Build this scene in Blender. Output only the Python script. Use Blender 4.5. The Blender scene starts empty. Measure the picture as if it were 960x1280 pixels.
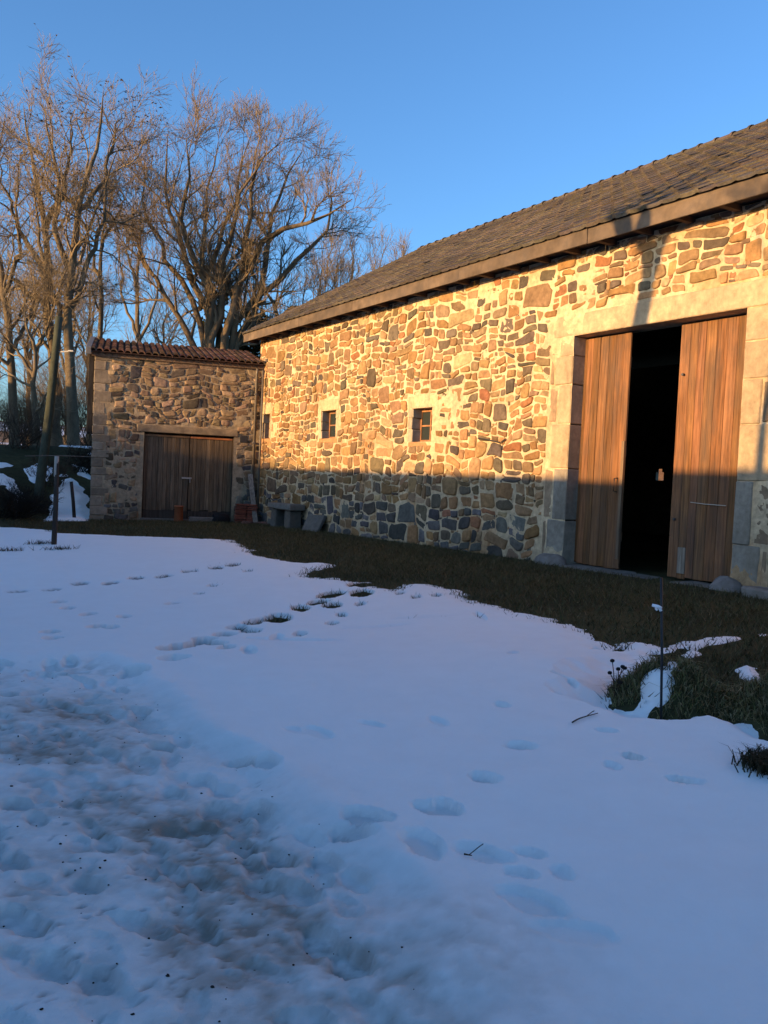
import bpy, bmesh, math, random
import numpy as np
from mathutils import Vector, Matrix

# ------------------------------------------------------------------ camera, sky, sun, exposure
SC = bpy.context.scene
COL = SC.collection
FPX, PCX, PCY = 1100.0, 480.0, 640.0
ROLL, PITCH = math.radians(2.72), math.radians(2.22)
CAMZ = 1.6
R0 = np.array([1., 0, 0]); FW = np.array([0, math.cos(PITCH), -math.sin(PITCH)]); U0 = np.array([0, math.sin(PITCH), math.cos(PITCH)])
RT = math.cos(ROLL)*R0 + math.sin(ROLL)*U0
UP = math.cos(ROLL)*U0 - math.sin(ROLL)*R0
cam_d = bpy.data.cameras.new('camera'); cam = bpy.data.objects.new('camera', cam_d); COL.objects.link(cam)
m = Matrix(((RT[0], UP[0], -FW[0], 0), (RT[1], UP[1], -FW[1], 0), (RT[2], UP[2], -FW[2], CAMZ), (0, 0, 0, 1)))
cam.matrix_world = m
cam_d.sensor_fit = 'VERTICAL'; cam_d.sensor_height = 36; cam_d.sensor_width = 27
cam_d.lens = FPX/1280*36; cam_d.clip_end = 5000; cam_d.clip_start = .05
SC.camera = cam

# wall frame: t runs along the barn wall away from the camera, o is the distance out of the wall
D = np.array([-0.51465237, 0.85739894, 0.]); N = np.array([-0.85739894, -0.51465237, 0.])
P0 = -10.0*N
SUN_EL = math.radians(7.0)
SUN_AZ = math.radians(0.0)          # off the wall's normal, towards +t
sh_ = math.cos(SUN_AZ)*N + math.sin(SUN_AZ)*D
SDIR = np.array([sh_[0]*math.cos(SUN_EL), sh_[1]*math.cos(SUN_EL), math.sin(SUN_EL)])

world = bpy.data.worlds.new('World'); SC.world = world; world.use_nodes = True
wn = world.node_tree; bg = wn.nodes['Background']
sky = wn.nodes.new('ShaderNodeTexSky'); sky.sky_type = 'NISHITA'; sky.sun_disc = False
sky.sun_elevation = SUN_EL; sky.sun_rotation = math.atan2(SDIR[0], SDIR[1])
sky.altitude = 900; sky.air_density = 1.0; sky.dust_density = 2.2; sky.ozone_density = 4.0
bg.inputs[1].default_value = 0.15
wn.links.new(sky.outputs[0], bg.inputs[0])
sun_d = bpy.data.lights.new('sun', 'SUN'); sun = bpy.data.objects.new('sun', sun_d); COL.objects.link(sun)
sun_d.energy = 3.7; sun_d.angle = math.radians(.5); sun_d.color = (1, .60, .24)
sun.rotation_euler = Vector(-SDIR).to_track_quat('-Z', 'Y').to_euler()
SC.view_settings.view_transform = 'Standard'; SC.view_settings.look = 'None'
SC.view_settings.gamma = 1; SC.view_settings.exposure = 1.42; SC.view_settings.use_curve_mapping = False

# ------------------------------------------------------------------ helpers
rng = np.random.default_rng(7); random.seed(7)

def smooth(x, a, b):
    t = np.clip((np.asarray(x, float)-a)/(b-a), 0, 1)
    return t*t*(3-2*t)

def vnoise(x, y, seed=0):
    x = np.asarray(x, float); y = np.asarray(y, float)
    xi = np.floor(x).astype(np.int64); yi = np.floor(y).astype(np.int64)
    xf = x-xi; yf = y-yi
    def h(a, b):
        k = (a*374761393 + b*668265263 + seed*974634777) & 0xffffffff
        k = ((k ^ (k >> 13))*1274126177) & 0xffffffff
        k = ((k ^ (k >> 15))*2246822519) & 0xffffffff
        return ((k ^ (k >> 16)) & 0xffffff)/float(0xffffff)
    u = xf*xf*xf*(xf*(xf*6-15)+10); v = yf*yf*yf*(yf*(yf*6-15)+10)
    return (h(xi, yi)*(1-u)+h(xi+1, yi)*u)*(1-v)+(h(xi, yi+1)*(1-u)+h(xi+1, yi+1)*u)*v

def fbm(x, y, seed=0, octv=4, gain=.5):
    s = 0; a = 1; tot = 0
    c, sn = math.cos(.6), math.sin(.6)
    for i in range(octv):
        s = s + a*(vnoise(x, y, seed+i*17)*2-1); tot += a
        x, y = (x*c-y*sn)*2.03+11.3, (x*sn+y*c)*2.03-7.7; a *= gain
    return s/tot

def ray(px, py): return FW + (px-PCX)/FPX*RT + (PCY-py)/FPX*UP
CAM = np.array([0, 0, CAMZ])
def at_plane(px, py, A, nn):
    v = ray(px, py); return CAM + v*(((A-CAM)@nn)/(v@nn))
def at_y(px, py, Y):
    v = ray(px, py); return CAM + v*(Y/v[1])
def W(t, o, z): return P0 + t*D + o*N + np.array([0, 0, z])
def to_to(p): q = np.asarray(p)[:3]-P0; return q@D, q@N
def wall_tz(px, py, o=0):
    p = at_plane(px, py, P0+o*N, N); return (p-P0)@D, p[2]

class MB:
    def __init__(s): s.v = []; s.f = []; s.c = []; s.n = 0
    def add(s, verts, faces, col=None):
        verts = np.asarray(verts, float).reshape(-1, 3)
        s.v.append(verts); s.f += [[i+s.n for i in f] for f in faces]
        c = np.ones((len(verts), 4))
        if col is not None:
            col = np.asarray(col, float)
            if col.ndim == 1: c[:, :len(col)] = col
            else: c[:, :col.shape[1]] = col
        s.c.append(c); s.n += len(verts)
    def box(s, c0, c1, M=None, bev=0., col=None, jit=0.):
        """bevelled box; M maps local (a,b,c) to world"""
        c0 = np.array(c0, float); c1 = np.array(c1, float)
        lo = np.minimum(c0, c1); hi = np.maximum(c0, c1)
        if bev <= 0:
            vs = np.array([[(lo, hi)[i][0], (lo, hi)[j][1], (lo, hi)[k][2]] for i in (0, 1) for j in (0, 1) for k in (0, 1)])
            fs = [(0, 1, 3, 2), (4, 6, 7, 5), (0, 4, 5, 1), (2, 3, 7, 6), (0, 2, 6, 4), (1, 5, 7, 3)]
        else:
            b = min(bev, (hi-lo).min()*.45)
            vs = []; idx = {}
            for i in (0, 1):
                for j in (0, 1):
                    for k in (0, 1):
                        base = np.array([(lo, hi)[i][0], (lo, hi)[j][1], (lo, hi)[k][2]])
                        sg = np.array([1 if q == 0 else -1 for q in (i, j, k)])
                        jv = np.array([random.uniform(-jit, jit) for _ in range(3)])
                        for ax in range(3):
                            p = base.copy()
                            for q in range(3):
                                if q != ax: p[q] += sg[q]*b
                            idx[(i, j, k, ax)] = len(vs); vs.append(p+jv)
            fs = []
            for ax in range(3):
                o1, o2 = [q for q in range(3) if q != ax]
                for s_ in (0, 1):
                    loop = []
                    for (a, c) in ((0, 0), (1, 0), (1, 1), (0, 1)):
                        key = [0, 0, 0]; key[ax] = s_; key[o1] = a; key[o2] = c
                        loop.append(idx[(*key, ax)])
                    fs.append(loop)
                # edges parallel to ax
                for a in (0, 1):
                    for c in (0, 1):
                        k0 = [0, 0, 0]; k0[o1] = a; k0[o2] = c
                        k1 = list(k0); k1[ax] = 1
                        fs.append([idx[(*k0, o1)], idx[(*k1, o1)], idx[(*k1, o2)], idx[(*k0, o2)]])
            for i in (0, 1):
                for j in (0, 1):
                    for k in (0, 1): fs.append([idx[(i, j, k, 0)], idx[(i, j, k, 1)], idx[(i, j, k, 2)]])
            vs = np.array(vs)
        if M is not None: vs = np.array([M(*p) for p in vs])
        s.add(vs, fs, col)
    def tube(s, pts, rad, sides=8, col=None, cap=True):
        pts = np.asarray(pts, float); k = len(pts)
        rad = np.broadcast_to(np.asarray(rad, float), (k,))
        V, Fc = tubes(pts[None], rad[None], sides)
        fs = [list(f) for f in Fc]
        if cap: fs += [list(range(sides))[::-1], [(k-1)*sides+i for i in range(sides)]]
        s.add(V, fs, col)
    def build(s, name, mat, parent=None, smooth_=False, recalc=True):
        V = np.concatenate(s.v) if s.v else np.zeros((0, 3)); C = np.concatenate(s.c)
        o = mesh_obj(name, V, s.f, mat, parent, C, smooth_)
        if recalc:
            bm = bmesh.new(); bm.from_mesh(o.data); bmesh.ops.recalc_face_normals(bm, faces=bm.faces[:]); bm.to_mesh(o.data); bm.free()
        return o

ORG = {}
def origin(o): return np.array(ORG.get(o.name, (0, 0, 0))) if o else np.zeros(3)

def mesh_obj(name, V, faces, mat, parent=None, C=None, smooth_=False, loc=None):
    V = np.asarray(V, float)
    me = bpy.data.meshes.new(name)
    base = origin(parent) if parent else (np.array(loc, float) if loc is not None else np.zeros(3))
    V = V-base
    if isinstance(faces, np.ndarray):
        nf, k = faces.shape
        me.vertices.add(len(V)); me.vertices.foreach_set('co', V.astype(np.float32).ravel())
        me.loops.add(nf*k); me.loops.foreach_set('vertex_index', faces.astype(np.int32).ravel())
        me.polygons.add(nf); me.polygons.foreach_set('loop_start', (np.arange(nf)*k).astype(np.int32))
        me.update(calc_edges=True)
    else:
        me.from_pydata(V.tolist(), [], faces)
    if C is not None:
        ca = me.color_attributes.new('col', 'FLOAT_COLOR', 'POINT')
        C = np.asarray(C, float)
        if C.shape[1] == 3: C = np.concatenate([C, np.ones((len(C), 1))], 1)
        ca.data.foreach_set('color', C.astype(np.float32).ravel())
    if smooth_: me.polygons.foreach_set('use_smooth', np.ones(len(me.polygons), bool))
    me.materials.append(mat)
    o = bpy.data.objects.new(name, me); COL.objects.link(o)
    if parent: o.parent = parent
    elif loc is not None: o.location = base
    ORG[o.name] = tuple(base)
    return o

def tubes(P, R, s):
    """P (n,k,3), R (n,k) -> verts, quads"""
    n, k, _ = P.shape
    T = np.empty_like(P); T[:, 1:-1] = P[:, 2:]-P[:, :-2]; T[:, 0] = P[:, 1]-P[:, 0]; T[:, -1] = P[:, -1]-P[:, -2]
    T /= np.linalg.norm(T, axis=2, keepdims=True)+1e-9
    ref = np.where(np.abs(T[:, :1, 2:3]) > .8, np.array([1., 0, 0]), np.array([0, 0, 1.]))
    ref = np.broadcast_to(ref, T.shape)
    A = np.cross(T, ref); A /= np.linalg.norm(A, axis=2, keepdims=True)+1e-9
    B = np.cross(T, A)
    an = np.arange(s)/s*2*math.pi
    V = P[:, :, None, :] + R[:, :, None, None]*(np.cos(an)[None, None, :, None]*A[:, :, None, :]+np.sin(an)[None, None, :, None]*B[:, :, None, :])
    b = (np.arange(n)[:, None, None]*k + np.arange(k-1)[None, :, None])*s
    i = np.arange(s)[None, None, :]; j = (i+1) % s
    F = np.stack([b+i, b+j, b+s+j, b+s+i], -1).reshape(-1, 4)
    return V.reshape(-1, 3), F

def tag(o, label, cat, group=None, kind=None):
    if label: o['label'] = label
    if cat: o['category'] = cat
    if group: o['group'] = group
    if kind: o['kind'] = kind
    return o
def empty(name, loc, label, cat, group=None):
    o = bpy.data.objects.new(name, None); COL.objects.link(o); o.location = loc; o.empty_display_size = .2
    ORG[o.name] = tuple(loc)
    return tag(o, label, cat, group)

# ------------------------------------------------------------------ materials
def mat(name, rough=.9, spec=.2):
    mt = bpy.data.materials.new(name); mt.use_nodes = True
    nt = mt.node_tree; b = nt.nodes['Principled BSDF']
    b.inputs['Roughness'].default_value = rough; b.inputs['Specular IOR Level'].default_value = spec
    return mt, nt, b
def nnode(nt, typ, **kw):
    n = nt.nodes.new(typ)
    for k, v in kw.items(): setattr(n, k, v)
    return n
def tex(nt, scale, detail=6, rough=.6, vec=None, mscale=None, dist=0.):
    tc = nnode(nt, 'ShaderNodeTexCoord'); src = tc.outputs['Object']
    if mscale is not None:
        mp = nnode(nt, 'ShaderNodeMapping'); mp.inputs['Scale'].default_value = mscale
        nt.links.new(src, mp.inputs[0]); src = mp.outputs[0]
    t = nnode(nt, 'ShaderNodeTexNoise'); t.inputs['Scale'].default_value = scale; t.inputs['Detail'].default_value = detail
    t.inputs['Roughness'].default_value = rough; t.inputs['Distortion'].default_value = dist
    nt.links.new(src, t.inputs['Vector']); return t.outputs['Fac']
def ramp(nt, src, stops):
    r = nnode(nt, 'ShaderNodeValToRGB'); e = r.color_ramp.elements
    while len(e) < len(stops): e.new(.5)
    for q, (p, c) in zip(e, stops): q.position = p; q.color = (*c, 1) if len(c) == 3 else c
    nt.links.new(src, r.inputs[0]); return r.outputs[0]
def mix(nt, a, b, fac, mode='MIX'):
    x = nnode(nt, 'ShaderNodeMix', data_type='RGBA', blend_type=mode)
    for s_, val in ((0, fac), (6, a), (7, b)):
        if hasattr(val, 'is_linked') or hasattr(val, 'links'): nt.links.new(val, x.inputs[s_])
        else: x.inputs[s_].default_value = val if s_ == 0 else ((*val, 1) if len(val) == 3 else val)
    return x.outputs[2]
def bump(nt, b, src, strength, dist=.02):
    n = nnode(nt, 'ShaderNodeBump'); n.inputs['Strength'].default_value = strength; n.inputs['Distance'].default_value = dist
    nt.links.new(src, n.inputs['Height']); nt.links.new(n.outputs[0], b.inputs['Normal'])
def attr(nt): 
    a = nnode(nt, 'ShaderNodeAttribute'); a.attribute_name = 'col'; return a.outputs['Color']
def grey(nt, src, lo, hi): return ramp(nt, src, [(.25, (lo,)*3), (.75, (hi,)*3)])

def col_mat(name, lo=.75, hi=1.25, scale=14, bstr=.4, bdist=.01, rough=.92, mscale=None, spec=.15, scale2=None, detail=8, streak=None):
    mt, nt, b = mat(name, rough, spec)
    f = tex(nt, scale, detail, .65, mscale=mscale)
    c = mix(nt, attr(nt), grey(nt, f, lo, hi), 1., 'MULTIPLY')
    if scale2:
        f2 = tex(nt, scale2, 3, .6); c = mix(nt, c, grey(nt, f2, .8, 1.2), 1., 'MULTIPLY')
    if streak:   # weather streaks and blotches
        f3 = tex(nt, streak[0], 6, .7, mscale=streak[1], dist=.6); c = mix(nt, c, mix(nt, c, streak[3], .8), ramp(nt, f3, [(.42, (0, 0, 0)), (streak[2], (1, 1, 1))]))
    nt.links.new(c, b.inputs['Base Color'])
    if bstr: bump(nt, b, f, bstr, bdist)
    return mt
M_STONE = col_mat('rubble_masonry', .62, 1.4, 11, .6, .02, scale2=1.3)
M_DRESS = col_mat('dressed_stone', .68, 1.3, 10, .7, .014, scale2=2.1, streak=(1.6, (1, 1, .5), .8, (.16, .125, .085)))
M_WOOD = col_mat('weathered_boards', .3, 1.75, 14, .6, .006, .85, (2.2, 2.2, .10), .12, scale2=1.1, streak=(3.2, (1, 1, .22), .74, (.075, .06, .048)))
M_WOODH = col_mat('weathered_fascia', .6, 1.4, 6, .4, .006, .85, (.5, .5, .5), .2, scale2=1.5, streak=(2.2, (1, 1, 1), .75, (.07, .06, .055)))
M_TILE = col_mat('roof_tile', .55, 1.45, 18, .5, .006, .8, None, .3, scale2=1.2)
M_BARK = col_mat('bark', .6, 1.4, 8, .6, .02, .95, (1, 1, .35))
M_TWIG = col_mat('twig', .8, 1.2, 3, 0, 0, .9)
M_GRASS = col_mat('grass_blade', .8, 1.2, 6, 0, 0, .8, None, .2)
M_IRON = col_mat('painted_metal', .75, 1.2, 20, .15, .003, .5, None, .4)
M_PLAIN = col_mat('plain_matt', .8, 1.2, 10, .2, .004, .8)
M_GROUND = col_mat('earth_and_turf', .6, 1.4, 7, .7, .03, .95, None, .1, scale2=.8)
def snow_mat():
    mt, nt, b = mat('snow', .62, .25)
    a = attr(nt); f = tex(nt, 90, 8, .8); f2 = tex(nt, 4, 8, .7)
    c = mix(nt, a, grey(nt, f2, .96, 1.02), 1., 'MULTIPLY')
    nt.links.new(c, b.inputs['Base Color'])
    ad = nnode(nt, 'ShaderNodeMath', operation='MULTIPLY_ADD'); nt.links.new(f2, ad.inputs[0]); ad.inputs[1].default_value = 3.; nt.links.new(f, ad.inputs[2])
    bump(nt, b, ad.outputs[0], .6, .008)
    return mt
M_SNOW = snow_mat()
def glass_mat():
    mt, nt, b = mat('window_glass', .05, .6); b.inputs['Base Color'].default_value = (.03, .037, .035, 1)
    bump(nt, b, tex(nt, 6, 2), .05, .01); return mt
M_GLASS = glass_mat()

# ------------------------------------------------------------------ terrain
def gto(t, o):
    t = np.asarray(t, float); o = np.asarray(o, float)
    zb = .33-.0143*(np.clip(t, -6, 24)-9)
    g = zb*(1-smooth(o, 1, 9))
    g = g + 2.1*smooth(t + .25*(o-6), 25.0, 33.5)
    g = g + .75*np.exp(-((t-24.6)/1.3)**2-((o-9.6)/1.6)**2)
    g = g + .55*np.exp(-((t-27.5)/1.6)**2-((o-8.5)/1.6)**2)
    g = g + 5.2*smooth(t, 60, 150) + 11*smooth(-o, 60, 190)
    # grassy mound in the right foreground
    g = g + .60*mound_w(t, o)
    g = g + .05*fbm(t*.35, o*.35, 3, 3)*smooth(np.abs(o-3), 0, 4)
    return g
MOUND = []
def poly_sd(t, o, poly):
    t = np.asarray(t, float); o = np.asarray(o, float)
    d2 = np.full(t.shape, 1e9); ins = np.zeros(t.shape, bool)
    n = len(poly)
    for i in range(n):
        x0, y0 = poly[i]; x1, y1 = poly[(i+1) % n]
        ex, ey = x1-x0, y1-y0; L = ex*ex+ey*ey+1e-12
        u = np.clip(((t-x0)*ex+(o-y0)*ey)/L, 0, 1)
        d2 = np.minimum(d2, (t-x0-u*ex)**2+(o-y0-u*ey)**2)
        c = (y0 > o) != (y1 > o)
        with np.errstate(divide='ignore', invalid='ignore'):
            ins ^= c & (t < (x1-x0)*(o-y0)/((y1-y0) if y1 != y0 else 1e-12)+x0)
    return np.where(ins, 1, -1)*np.sqrt(d2)
def mound_w(t, o):
    # long low heap running to the right, out of frame; snout towards the left
    x = (t-2.55)/1.35; y = (o-4.75)/.85
    r = np.sqrt(x*x*np.where(t < 2.55, .12, 1)+y*y)
    a = 1-smooth(r, .25, 1.08)
    x2 = (t-3.98)/.42; y2 = (o-5.35)/.42
    return a + .45*(1-smooth(np.sqrt(x2*x2+y2*y2), .2, 1.05))
def gxy(x, y):
    qx = np.asarray(x)-P0[0]; qy = np.asarray(y)-P0[1]
    return gto(qx*D[0]+qy*D[1], qx*N[0]+qy*N[1])
def on_ground(px, py, lift=0.):
    v = ray(px, py); s = 1.5
    for _ in range(6000):
        p = CAM+v*s
        h = float(gxy(p[0], p[1]))+lift
        if p[2] <= h: break
        s += max(.004, (p[2]-h)*.3)
    return p
def G(x, y): return float(gxy(x, y))

# ---- snow outline (pixels of the photograph carried onto the ground)
edge_px = [(0, 657), (40, 659), (75, 664), (180, 669), (288, 673), (302, 680), (318, 690), (345, 697), (375, 701), (408, 702), (420, 704), (392, 711),
           (385, 718), (440, 722), (462, 731), (490, 733), (515, 726), (560, 733), (590, 746), (630, 757), (676, 766), (712, 780), (745, 797), (772, 808),
           (781, 797), (800, 793), (822, 803), (850, 800), (880, 796), (915, 790), (960, 786), (1020, 781)]
EDGE = [to_to(on_ground(a, b, .04)) for a, b in edge_px]
POLY = [(EDGE[0][0]+1, EDGE[0][1]+9)] + EDGE + [(-1, 3.9), (-6, 3.5), (-12, 6), (-12, 16), (-12, 40), (30, 40), (30, 22)]
# places where the heap is bare: two polygons
BARE = [[(762, 886), (767, 858), (795, 838), (822, 822), (850, 812), (858, 814), (826, 836), (806, 862), (812, 880), (790, 894)],
        [(806, 908), (822, 884), (834, 862), (852, 838), (872, 815), (905, 803), (940, 796), (1010, 791), (1010, 925), (960, 915), (905, 905), (885, 899), (855, 906)]]
# tracks: px x, px y, length, width, depth
def trail(*pts, l=.3, w=.14, d=.05): return [(x, y, l, w, d) for x, y in pts]
FEET = []
FEET += trail((22, 743), (65, 741), (100, 733), (138, 732), (170, 726), (205, 724), (237, 717), (270, 713), (291, 709), l=.36, w=.22, d=.095)
FEET += trail((73, 757), (84, 765), (110, 774), (155, 777), (120, 793), (138, 794), (216, 759), (250, 746), (266, 736), (310, 717), (65, 817), (62, 805), l=.26, w=.15, d=.065)
FEET += trail((414, 747), (347, 779), (452, 745), (450, 733), l=.62, w=.30, d=.13)
FEET += trail((398, 757), (376, 765), (415, 761), l=.40, w=.22, d=.12)
FEET += trail((315, 785), (313, 797), (280, 804), (268, 821), (243, 822), (226, 828), (212, 832), (297, 792), (255, 813), (330, 781), l=.30, w=.21, d=.098)
FEET += trail((216, 848), (165, 866), l=.3, w=.24, d=.03)
FEET += trail((427, 773), (415, 785), (375, 802), (282, 829), (450, 759), (500, 745), (520, 750), (545, 748), l=.26, w=.13, d=.06)
FEET += [(365, 813, .9, .13, .02), (310, 833, .5, .13, .02), (345, 808, .4, .12, .02), (470, 790, .8, .1, .01), (530, 776, .8, .1, .008), (600, 775, .5, .1, .012)]
FEET += trail((463, 940), (545, 936), (370, 950), (372, 951), l=.22, w=.09, d=.015)
FEET += trail((648, 971), (603, 1014), (535, 1056), (557, 1055), l=.19, w=.13, d=.035)
FEET += trail((845, 1018), (788, 988), (745, 822), l=.13, w=.08, d=.07)
FEET += trail((763, 1000), (757, 952), (697, 870), (712, 876), (700, 893), (735, 893), (625, 915), (640, 840), (660, 1118), (648, 1146), (700, 1145), (860, 1020), l=.14, w=.08, d=.02)
FEET += [(525, 1105, .32, .17, .03), (600, 1118, .28, .14, .022), (395, 952, .3, .14, .015), (455, 1068, .25, .15, .04), (440, 1085, .22, .14, .04), (660, 1185, .3, .15, .02), (720, 1230, .3, .14, .012)]
FEET += trail((318, 1046), (278, 1020), (250, 1005), (266, 1045), (405, 1115), (375, 1155), (325, 1145), (395, 1215), (440, 1250), (300, 985), (330, 990), (200, 962), (300, 1090), (350, 1110), l=.2, w=.14, d=.036)
FEET += trail((12, 1117), (65, 1250), (120, 1270), (10, 1190), (35, 1200), (105, 1146), (20, 1040), l=.2, w=.12, d=.036)
# trampled track
TR = [(-60, 850), (60, 846), (130, 843), (178, 866), (215, 905), (262, 950), (320, 985), (385, 1030), (450, 1085), (500, 1150), (560, 1235), (600, 1300)]
TRP = [to_to(on_ground(min(max(a, -80), 1040), b)) for a, b in TR]
TRPOLY = TRP + [(-3, 9.2), (-8, 14), (8, 20), (12, 12)]
DP = [to_to(on_ground(a, b)) for a, b in [(-30, 900), (20, 905), (60, 930), (110, 1010), (190, 1080), (260, 1150), (350, 1220), (440, 1290)]]
fr = random.Random(3)
footw = []
for (px, py, l, w, d) in FEET:
    p = on_ground(px, py); footw.append((p[0], p[1], l/2, w/2, d, (math.pi/2+fr.uniform(-.25, .35) - px*.0004) if py < 850 and l < .7 else math.atan2(D[1], D[0]) + fr.uniform(-.5, .5) + (.9 if py < 850 else .2)))
tp = np.array(TRP)
for i in range(400):
    for _ in range(50):
        x, y = fr.uniform(-4.2, 1.2), fr.uniform(1.6, 7.4)
        t, o = to_to((x, y, 0))
        if poly_sd(np.array(t), np.array(o), TRPOLY) > .12: break
    footw.append((x, y, fr.uniform(.09, .145), fr.uniform(.04, .06), fr.uniform(.010, .023), math.atan2(1, -.75)+fr.gauss(0, .45)+(math.pi if fr.random() < .4 else 0)))
BPATCH = [[(50, 655), (66, 618), (76, 600), (88, 596), (103, 608), (112, 620), (114, 652), (95, 657)],
          [(-30, 588), (5, 590), (22, 603), (34, 622), (22, 620), (5, 606), (-30, 600)],
          [(28, 585), (50, 578), (66, 584), (62, 600), (40, 604)], [(12, 618), (30, 624), (26, 630)],
          [(88, 578), (112, 585), (112, 598), (100, 592)]]
BP = [[to_to(on_ground(a, b, .03)) for a, b in q] for q in BPATCH]
BAREW = [[to_to(on_ground(a, b, .0)) for a, b in q] for q in BARE]

SPATCH = [[to_to(on_ground(a, b)) for a, b in ((918, 832), (945, 836), (975, 848), (985, 862), (940, 858), (924, 846))]]
def y_of(fy): return fy < 5.2
def thick(x, y):
    """snow depth and dirt at world x, y"""
    qx = x-P0[0]; qy = y-P0[1]; t = qx*D[0]+qy*D[1]; o = qx*N[0]+qy*N[1]
    sd = poly_sd(t, o, POLY)
    nz = .20*fbm(x*1.7, y*1.7, 5, 4) + .13*fbm(x*6, y*6, 9, 4, .65)
    fy_ = smooth(y, 6.5, 9.5); th = np.maximum(np.minimum((sd+nz)*(.22-.10*fy_), .085-.045*fy_), -.08) + .085*smooth(sd, .25, 1.3)*(1-smooth(y, 6.2, 8.5)) + .012*fbm(x*.8, y*.8, 21, 3)*smooth(sd, 0, 1)
    th = np.where(t > 21.5, np.minimum(th, .12), th)
    for q in BAREW:
        s2 = poly_sd(t, o, q) + .10*fbm(x*4, y*4, 31, 3)
        th = np.minimum(th, np.clip(-s2*.45, -.08, .2))
    for q in SPATCH:
        th = np.maximum(th, np.clip((poly_sd(t, o, q)+.05*fbm(x*5, y*5, 33, 3))*.5, -.08, .05))
    pat = np.full(t.shape, -.08)
    for q in BP:
        s2 = poly_sd(t, o, q)+.18*fbm(x*2, y*2, 41, 4)
        pat = np.maximum(pat, np.clip(s2*.3, -.08, .09))
    # thin scattered patches on the bank
    pat = np.maximum(pat, np.where(t > 27, np.clip((fbm(x*.6, y*.6, 55, 4)-.30)*.6, -.08, .06), -.08))
    th = np.where(t > 24.2, np.maximum(np.where(t > 25.2, -.08, th), pat), th)
    th = np.where((o < .6), -.08, th)
    # the trampled track
    near = (y < 9) & (y > -6)
    trw = np.zeros(t.shape); dirt = np.zeros(t.shape)
    s3 = poly_sd(t, o, TRPOLY)
    trw = smooth(s3+.18*fbm(x*1.6, y*1.6, 61, 3), -.06, .22)*near
    th = th + trw*(-.045 + .014*fbm(x*3.2, y*3.2, 63, 4) + .008*fbm(x*9, y*9, 65, 4) + .004*fbm(x*34, y*34, 66, 2)) + .004*fbm(x*6, y*6, 67, 4)*smooth(th, .01, .06)
    th = th + .022*np.exp(-((s3+.06)/.12)**2)*near*(.6+.6*fbm(x*2, y*2, 71, 2))
    dl = np.full(t.shape, 1e9)
    for i in range(len(DP)-1):
        x0, y0 = DP[i]; x1, y1 = DP[i+1]; ex, ey = x1-x0, y1-y0
        u = np.clip(((t-x0)*ex+(o-y0)*ey)/(ex*ex+ey*ey), 0, 1); dl = np.minimum(dl, np.hypot(t-x0-u*ex, o-y0-u*ey))
    dirt = np.exp(-(dl/.50)**2)*np.clip(.70+.9*fbm(x*2.2, y*2.2, 81, 5, .62), 0, 1)*near
    dirt = dirt*np.clip(.85+.8*fbm(x*13, y*13, 87, 4, .65), .25, 1.2)
    dirt = dirt + .5*trw*np.clip(fbm(x*1.9, y*1.9, 83, 6, .7)*1.8-.15, 0, 1)*np.clip(.5+1.5*fbm(x*19, y*19, 88, 3), 0, 1)
    dirt = dirt + .8*trw*np.clip(fbm(x*24, y*24, 85, 3)*2.6-1.25, 0, 1)*np.clip(.4+2*fbm(x*1.2, y*1.2, 89, 2), 0, 1)
    dirt = np.clip(dirt, 0, 1)*near
    th = th - .02*dirt
    holes = np.zeros(t.shape); th0 = th.copy()
    for (fx, fy, a, b, d, an) in footw:
        if x.ndim == 2:
            j0, j1 = np.searchsorted(x[0], (fx-2.2*a, fx+2.2*a)); i0, i1 = np.searchsorted(y[:, 0], (fy-2.2*a, fy+2.2*a))
            if i1 <= i0 or j1 <= j0: continue
            m_ = (slice(i0, i1), slice(j0, j1))
        else:
            m_ = (np.abs(x-fx) < a*2.2) & (np.abs(y-fy) < a*2.2)
            if not m_.any(): continue
        X = x[m_]-fx; Y = y[m_]-fy; c, s_ = math.cos(an), math.sin(an)
        xl = (X*c+Y*s_)/a; yl = (-X*s_+Y*c)/b
        wob = .22*fbm(x[m_]*16, y[m_]*16, 91, 3)
        r = np.sqrt(xl**2+yl**2)+wob
        prof = 1-smooth(r, .74, 1.0)
        sole = .12*d*np.sin(xl*a*2*math.pi/.022)*(1-smooth(r, .5, .8)) if d < .05 and y_of(fy) else 0
        old = th[m_]; rim = .12*d*np.exp(-((r-1.2)/.16)**2)*(.6+.8*fbm(x[m_]*20, y[m_]*20, 93, 2))*(old >= th0[m_]-.002); nw = np.minimum(old, th0[m_] - d*(1.0 if y_of(fy) else 1.9)*prof + sole) + rim
        th[m_] = np.maximum(nw, np.minimum(old, .010)) if d < .1 else nw
        holes[m_] = np.maximum(holes[m_], (1-(smooth(r, .6, .95) if y_of(fy) else smooth(r, .72, 1.04)))*np.where(trw[m_] > .4, min(d/.045, .75)*np.clip(.55+1.2*fbm(x[m_]*3, y[m_]*3, 95, 3), 0, 1), min(d/.10, 1)**1.3))
    global tr_; tr_ = trw; return th, np.clip(dirt, 0, 1), t, o, holes

def axis(segs):
    out = []
    for a, b, n in segs: out.append(np.linspace(a, b, n, endpoint=False))
    return np.append(np.concatenate(out), segs[-1][1])

def grid_faces(nx, ny, keep=None):
    i = np.arange(nx*ny).reshape(ny, nx)
    F = np.stack([i[:-1, :-1], i[:-1, 1:], i[1:, 1:], i[1:, :-1]], -1).reshape(-1, 4)
    return F if keep is None else F[keep]

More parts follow.
